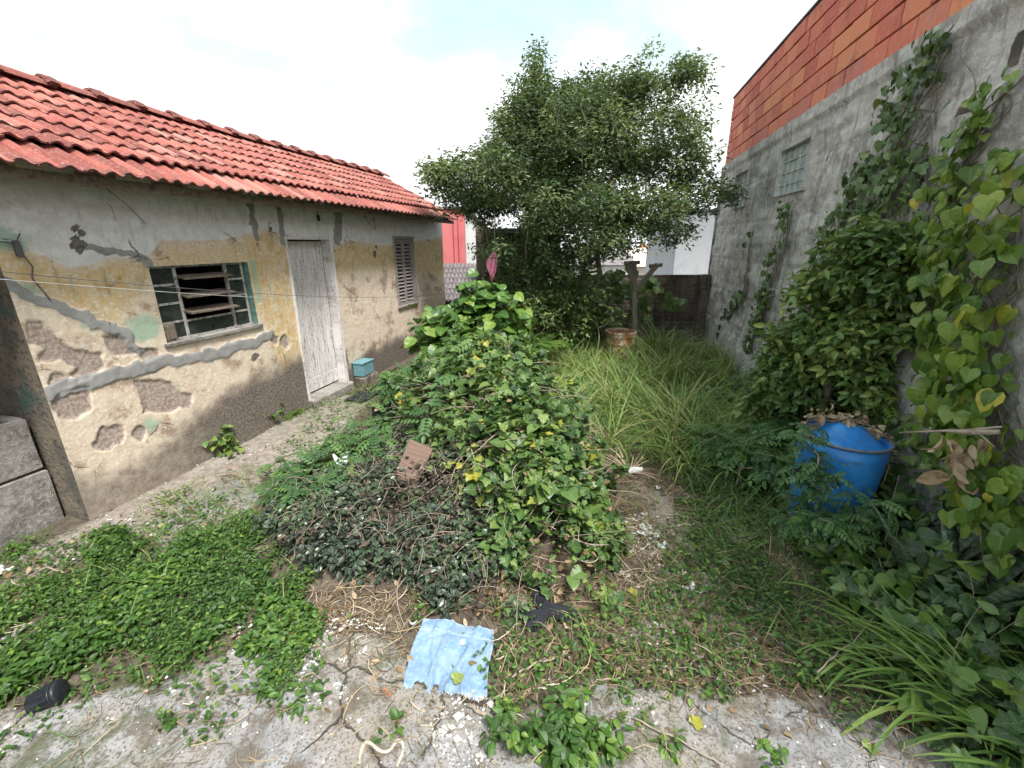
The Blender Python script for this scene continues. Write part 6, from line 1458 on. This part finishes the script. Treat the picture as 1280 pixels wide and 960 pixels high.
def scraps():
    def scrap(px, py, r, lab, mt, f=gz, spikes=5, h=.04, name='litter_scrap', cat='litter', asp=1.0, yaw=0.0):
        g = place_local(px, py, f, .012 if f is gz else .09); m = MB(); K = 26; u = np.linspace(-1, 1, K); U, V = np.meshgrid(u, u); ang = np.arctan2(V, U); R = np.maximum(abs(U), abs(V)); sd = int(rng.integers(1e6))
        rad = r*(.65+.35*np.cos(spikes*ang+sd)+.5*(fbm(np.stack([np.cos(ang)*2, np.sin(ang)*2], -1), sd, 3)-.5)); x = R*rad*np.cos(ang)*asp; y = R*rad*np.sin(ang); x, y = x*math.cos(yaw)-y*math.sin(yaw), x*math.sin(yaw)+y*math.cos(yaw)
        z = h*fbm(np.stack([U*1.8, V*1.8], -1), sd, 4)+.3*h*np.cos(spikes*ang+sd)*R
        B = np.stack([g[0]+x, g[1]+y, g[2]+z], -1); m.grid(B); B2 = B.copy(); B2[..., 2] -= .003; m.grid(B2[:, ::-1]); tag(m.build(name, mt, None, True), lab, cat)
    Wm = M['white']
    scrap(429, 597, .085, 'torn white paper with pointed corners on the striped plants left of the board', Wm, hz, 4, .16, 'paper_scrap', 'paper')
    scrap(808, 668, .075, 'crumpled white rag trodden into the straw right of the heap', Wm, gz, 3, .03, 'rag', 'rag', 1.5, -.9)
    scrap(826, 685, .05, 'small white rag piece below the crumpled white rag', Wm, gz, 3, .03, 'rag', 'rag')
    scrap(864, 738, .05, 'pale plastic scrap beside the bare soil right of the heap', Wm, gz, 3, .02, 'plastic_scrap', 'scrap', 1.5, -.5)
    scrap(853, 722, .03, 'tiny white scrap just above the pale plastic scrap', Wm, gz, 3, .02, 'plastic_scrap', 'scrap')
    scrap(737, 602, .035, 'white scrap left of the dry straw-coloured clump', Wm, gz, 3, .03, 'plastic_scrap', 'scrap')
    scrap(726, 572, .03, 'small white scrap above the dry clump at the edge of the heap', Wm, gz, 3, .03, 'plastic_scrap', 'scrap')
    scrap(822, 612, .03, 'white scrap right of the dry straw-coloured clump', Wm, gz, 3, .02, 'plastic_scrap', 'scrap')
    scrap(875, 640, .03, 'white scrap beside the feathery shrub', Wm, gz, 3, .02, 'plastic_scrap', 'scrap')
    scrap(455, 820, .026, 'white plaster lump on the slab left of the denim skirt', M['crumb'], gz, 3, .03, 'plaster_lump', 'rubble')
    scrap(430, 830, .022, 'smaller white plaster lump on the slab near the creeping weeds', M['crumb'], gz, 3, .03, 'plaster_lump', 'rubble')
    scrap(192, 672, .022, 'white crumb lump in the weeds near the house corner', M['crumb'], gz, 3, .02, 'plaster_lump', 'rubble')
    scrap(5, 718, .06, 'broken white plaster lump at the left edge of the photo', M['crumb'], gz, 3, .04, 'plaster_lump', 'rubble')
    scrap(15, 800, .07, 'flat pale stone in the weeds at the left edge', M['cem'], gz, 3, .03, 'stone', 'stone')
    scrap(750, 888, .03, 'pale blue plastic scrap right of the leafy herb', Wm, gz, 3, .015, 'plastic_scrap', 'scrap', .7)
    scrap(505, 519, .05, 'bright orange scrap behind the board at the top of the heap', M['orange'], hz, 4, .08, 'orange_scrap', 'scrap')
    g = place_local(487, 521, hz, .09); w = thing('tray', 'black tray with pale inserts lying behind the heap next to the orange scrap', 'tray', g)
    c, s_ = math.cos(.35), math.sin(.35); ax = np.array([(c, s_, .15), (-s_, c, 0), (0, -.15, 1)]); ax = np.array([unit(a) for a in ax]); m = MB(); m.box(g, (.36, .14, .02), ax)
    m.box(g+ax[1]*.07+ax[2]*.02, (.36, .012, .06), ax); m.box(g-ax[1]*.07+ax[2]*.02, (.36, .012, .05), ax); m.box(g+ax[0]*.18+ax[2]*.02, (.012, .14, .055), ax); m.build('tray_body', M['black'], w)
    m = MB(); m.box(g+ax[0]*.08+ax[2]*.03, (.10, .09, .03), ax, bev=.004); m.box(g-ax[0]*.12+ax[2]*.02, (.06, .08, .02), ax, bev=.004); m.build('insert', simplemat('pale_card', (.72, .48, .34), .8, .1, 20), w)
    # wood chip on slab, clay shard
    for px, py, sx, sy, r, lab in [(485, 872, .055, .018, -.5, 'reddish wood chip lying on the slab left of the denim skirt'), (365, 800, .06, .02, .3, 'brown wood piece at the edge of the creeping weeds'), (1140, 905, .09, .05, -.5, 'flat reddish clay shard at the foot of the corner grass')]:
        g = G(px, py)+np.array([0, 0, .04]); c, s_ = math.cos(r), math.sin(r); m = MB(); m.box(g, (sx, sy, .012), np.array([(c, s_, 0), (-s_, c, 0), (0, 0, 1)]), None, jit=.003, bev=.003); tag(m.build('wood_chip' if 'clay' not in lab else 'clay_shard', M['chip'], None), lab, 'chip')
    for pts, r, lab in [([(640, 855), (668, 838), (700, 828), (712, 820)], .006, 'thin grey stick on the litter below the black rag'), ([(735, 870), (745, 858), (775, 856)], .006, 'curved grey stick near the leafy herb'), ([(585, 890), (620, 915), (645, 925)], .010, 'thick brown stick left of the leafy herb'), ([(790, 905), (850, 935), (900, 965)], .005, 'long dark creeping stem along the slab crack'), ([(1015, 862), (1060, 820), (1108, 768)], .004, 'straight pale straw stalk leaning over the right weeds'), ([(210, 960), (235, 942), (262, 925)], .003, 'pale straw on the slab at the bottom left'), ([(85, 722), (60, 716), (38, 728), (34, 740)], .006, 'curled pale stem in the creeping weeds at the left edge')]:
        P = np.array([G(*q)+np.array([0, 0, .045 if 'leaning' not in lab else .12]) for q in pts]); t = np.linspace(0, len(P)-1, 14); i = np.minimum(t.astype(int), len(P)-2); f = (t-i)[:, None]; C = P[i]*(1-f)+P[i+1]*f+rng.normal(0, .004, (14, 3)); m = MB(); m.tube(C, np.linspace(r, r*.6, 14), 6); tag(m.build('stick', M['twig'], None, True), lab, 'stick')
    # dried foam trace on slab
    Q = [(450, 962), (452, 945), (456, 932), (466, 934), (473, 945), (482, 948), (492, 943), (494, 930), (504, 930), (507, 942), (500, 955), (497, 965)]; P = np.array([G(*q)+np.array([0, 0, .036]) for q in Q]); t = np.linspace(0, len(P)-1, 60); i = np.minimum(t.astype(int), len(P)-2); f = (t-i)[:, None]; C = P[i]*(1-f)+P[i+1]*f+rng.normal(0, .0015, (60, 3)); C[:, 2] -= .004
    for _ in range(14): C[1:-1] = (C[:-2]+C[1:-1]+C[2:])/3
    m = MB(); m.tube(C, .006+.003*rng.random(60), 6); tag(m.build('dried_foam_bead', M['glue'], None, True), 'dried cream-coloured foam bead in loops on the slab at the bottom edge', 'foam')
    # yellow spotted leaves on slab
    for k, (px, py, lab) in enumerate([(870, 908, 'spotted yellow green leaf lying on the pale slab at the bottom'), (1085, 938, 'spotted yellow leaf on the slab left of the corner grass'), (574, 855, 'yellow leaf lying on the hem of the denim skirt'), (792, 745, 'yellow leaf on the straw right of the black rag'), (758, 742, 'larger yellow green leaf right of the black rag')]):
        g = G(px, py)+np.array([-.025, -.02, .055 if k == 2 else .04]); m = MB(); inst(m, T_LOBE, [g], [[.8, .5, .05]], [[0, -.2, 1]], [.065], [.5], [.96]); tag(m.build('fallen_leaf', M['vine'], None), lab, 'leaf')
scraps()
def blackcap():
    g = G(64, 882)+np.array([0, 0, .055]); w = thing('black_cup', 'small ribbed black plastic cup lying at the edge of the creeping weeds', 'cup', g)
    ax = unit(np.array([-.75, -.35, -.25])); x = unit(np.cross(ax, [0, 0, 1])); y = np.cross(ax, x); Rm = np.stack([x, y, ax], 1)
    m = MB(); m.lathe([(.001, -.062), (.050, -.062), (.057, -.054), (.058, -.044), (.053, -.040), (.050, .05), (.046, .060), (.036, .064), (.001, .064)], g, 40, tilt=Rm); m.build('cup_body', M['black'], w, True)
    m = MB(); m.lathe([(.055, -.040), (.0585, -.038), (.0585, -.033), (.054, -.031)], g, 40, tilt=Rm); m.build('rim', M['black'], w, True)
    for k in range(12):
        a = k*PI/6; c = g+Rm@np.array([.0515*math.cos(a), .0515*math.sin(a), .008]); m = MB(); m.box(c, (.007, .004, .07), np.stack([Rm@np.array([-math.sin(a), math.cos(a), 0]), Rm@np.array([math.cos(a), math.sin(a), 0]), Rm@np.array([0, 0, 1.])]), bev=.0015); m.build('rib', M['black'], w)
blackcap()
def meterbox():
    s0, z0 = hs(440, 474); s0 += .02; w = thing('teal_box', 'small pale teal box on a stone right of the white door', 'box', hw(s0+.2, .1, .12)); m = MB(); hbox(m, s0, s0+.30, .16, .36, .02, .20, bev=.012); m.build('box_body', M['teal'], w)
    m = MB(); hbox(m, s0-.01, s0+.31, .36, .385, .01, .21, bev=.006); m.build('lid', M['teal'], w)
    m = MB(); hbox(m, s0-.02, s0+.36, -.02, .155, .03, .24, bev=.02, jit=.005); m.A[-1] = m.V[-1].copy(); tag(m.build('stone_block', M['block'], None), 'rough stone under the teal box by the door', 'stone')
    # dark mat at door step
    c = hw(3.2, .03, .45); m = MB(); m.box(c+np.array([0, 0, float(gz(c[0], c[1]))]), (.5, .3, .015), AX, None, jit=.006, bev=.004); tag(m.build('door_mat', M['blackcloth'], None), 'dark rag on the ground in front of the white door', 'rag')
meterbox()

# ============================================================ camera, light, sky
cam = bpy.data.cameras.new('camera'); co = bpy.data.objects.new('camera', cam); COL.objects.link(co)
co.location = (0, 0, CAMH); co.rotation_euler = (PI/2-PITCH, 0, 0); cam.sensor_width = 36; cam.lens = 36*FPX/1280; cam.clip_end = 2000; cam.clip_start = .05; scene.camera = co
EL, AZ = math.radians(60), math.radians(150)      # sun direction: azimuth clockwise from +Y
sl = bpy.data.lights.new('sun', 'SUN'); sl.energy = 2.7; sl.angle = math.radians(12); sl.color = (1, .96, .9)
so = bpy.data.objects.new('sun', sl); COL.objects.link(so)
from mathutils import Vector
dv = Vector((math.sin(AZ)*math.cos(EL), math.cos(AZ)*math.cos(EL), math.sin(EL))); so.rotation_euler = dv.to_track_quat('Z', 'Y').to_euler()
W = bpy.data.worlds.new('World'); scene.world = W; W.use_nodes = True; nt = W.node_tree; nt.nodes.clear(); b = NB(nt)
wo = nt.nodes.new('ShaderNodeOutputWorld'); bg = nt.nodes.new('ShaderNodeBackground'); bg.inputs[1].default_value = .1
sky = nt.nodes.new('ShaderNodeTexSky'); sky.sky_type = 'NISHITA'; sky.sun_disc = False; sky.sun_elevation = EL; sky.sun_rotation = AZ
tc = nt.nodes.new('ShaderNodeTexCoord'); V = tc.outputs['Generated']; s3 = b.sep(V)
pz = b.math('ADD', b.math('MAXIMUM', s3[2], 0.02), .25); vec = b.comb(b.math('DIVIDE', s3[0], pz), b.math('DIVIDE', s3[1], pz), 0.3)
n = b.noise(vec, 1.15, 6, .5, .3); n2 = b.noise(vec, 3.5, 5, .55)
f = b.step(b.math('ADD', n, b.math('MULTIPLY', b.math('SUBTRACT', n2, .5), .3)), .34, .52)
dd = ray(650, 5); dd = dd/np.linalg.norm(dd); vm = nt.nodes.new('ShaderNodeVectorMath'); vm.operation = 'DOT_PRODUCT'; b.lk(V, vm.inputs[0]); vm.inputs[1].default_value = dd.tolist()
f = b.math('SUBTRACT', f, b.math('MULTIPLY', b.step(vm.outputs['Value'], .955, .995), b.math('MULTIPLY', n2, 1.7)), clamp=True)
f = b.math('MAXIMUM', f, b.step(s3[2], .45, .2))
cl = b.mix(b.step(n2, .35, .65), (4.5, 4.75, 4.85), (7.6, 7.7, 7.7))
skyc = b.mix(.7, sky.outputs[0], (3.6, 5.6, 6.0))
b.lk(b.mix(f, skyc, cl), bg.inputs[0]); b.lk(bg.outputs[0], wo.inputs[0])
vs = scene.view_settings; vs.view_transform = 'Standard'; vs.look = 'None'; vs.gamma = 1; vs.exposure = 1.2; vs.use_curve_mapping = False
scene.cycles.max_bounces = 4; scene.cycles.use_adaptive_sampling = True; scene.cycles.adaptive_threshold = .03; scene.cycles.diffuse_bounces = 3; scene.cycles.transmission_bounces = 3; scene.cycles.caustics_reflective = False; scene.cycles.caustics_refractive = False
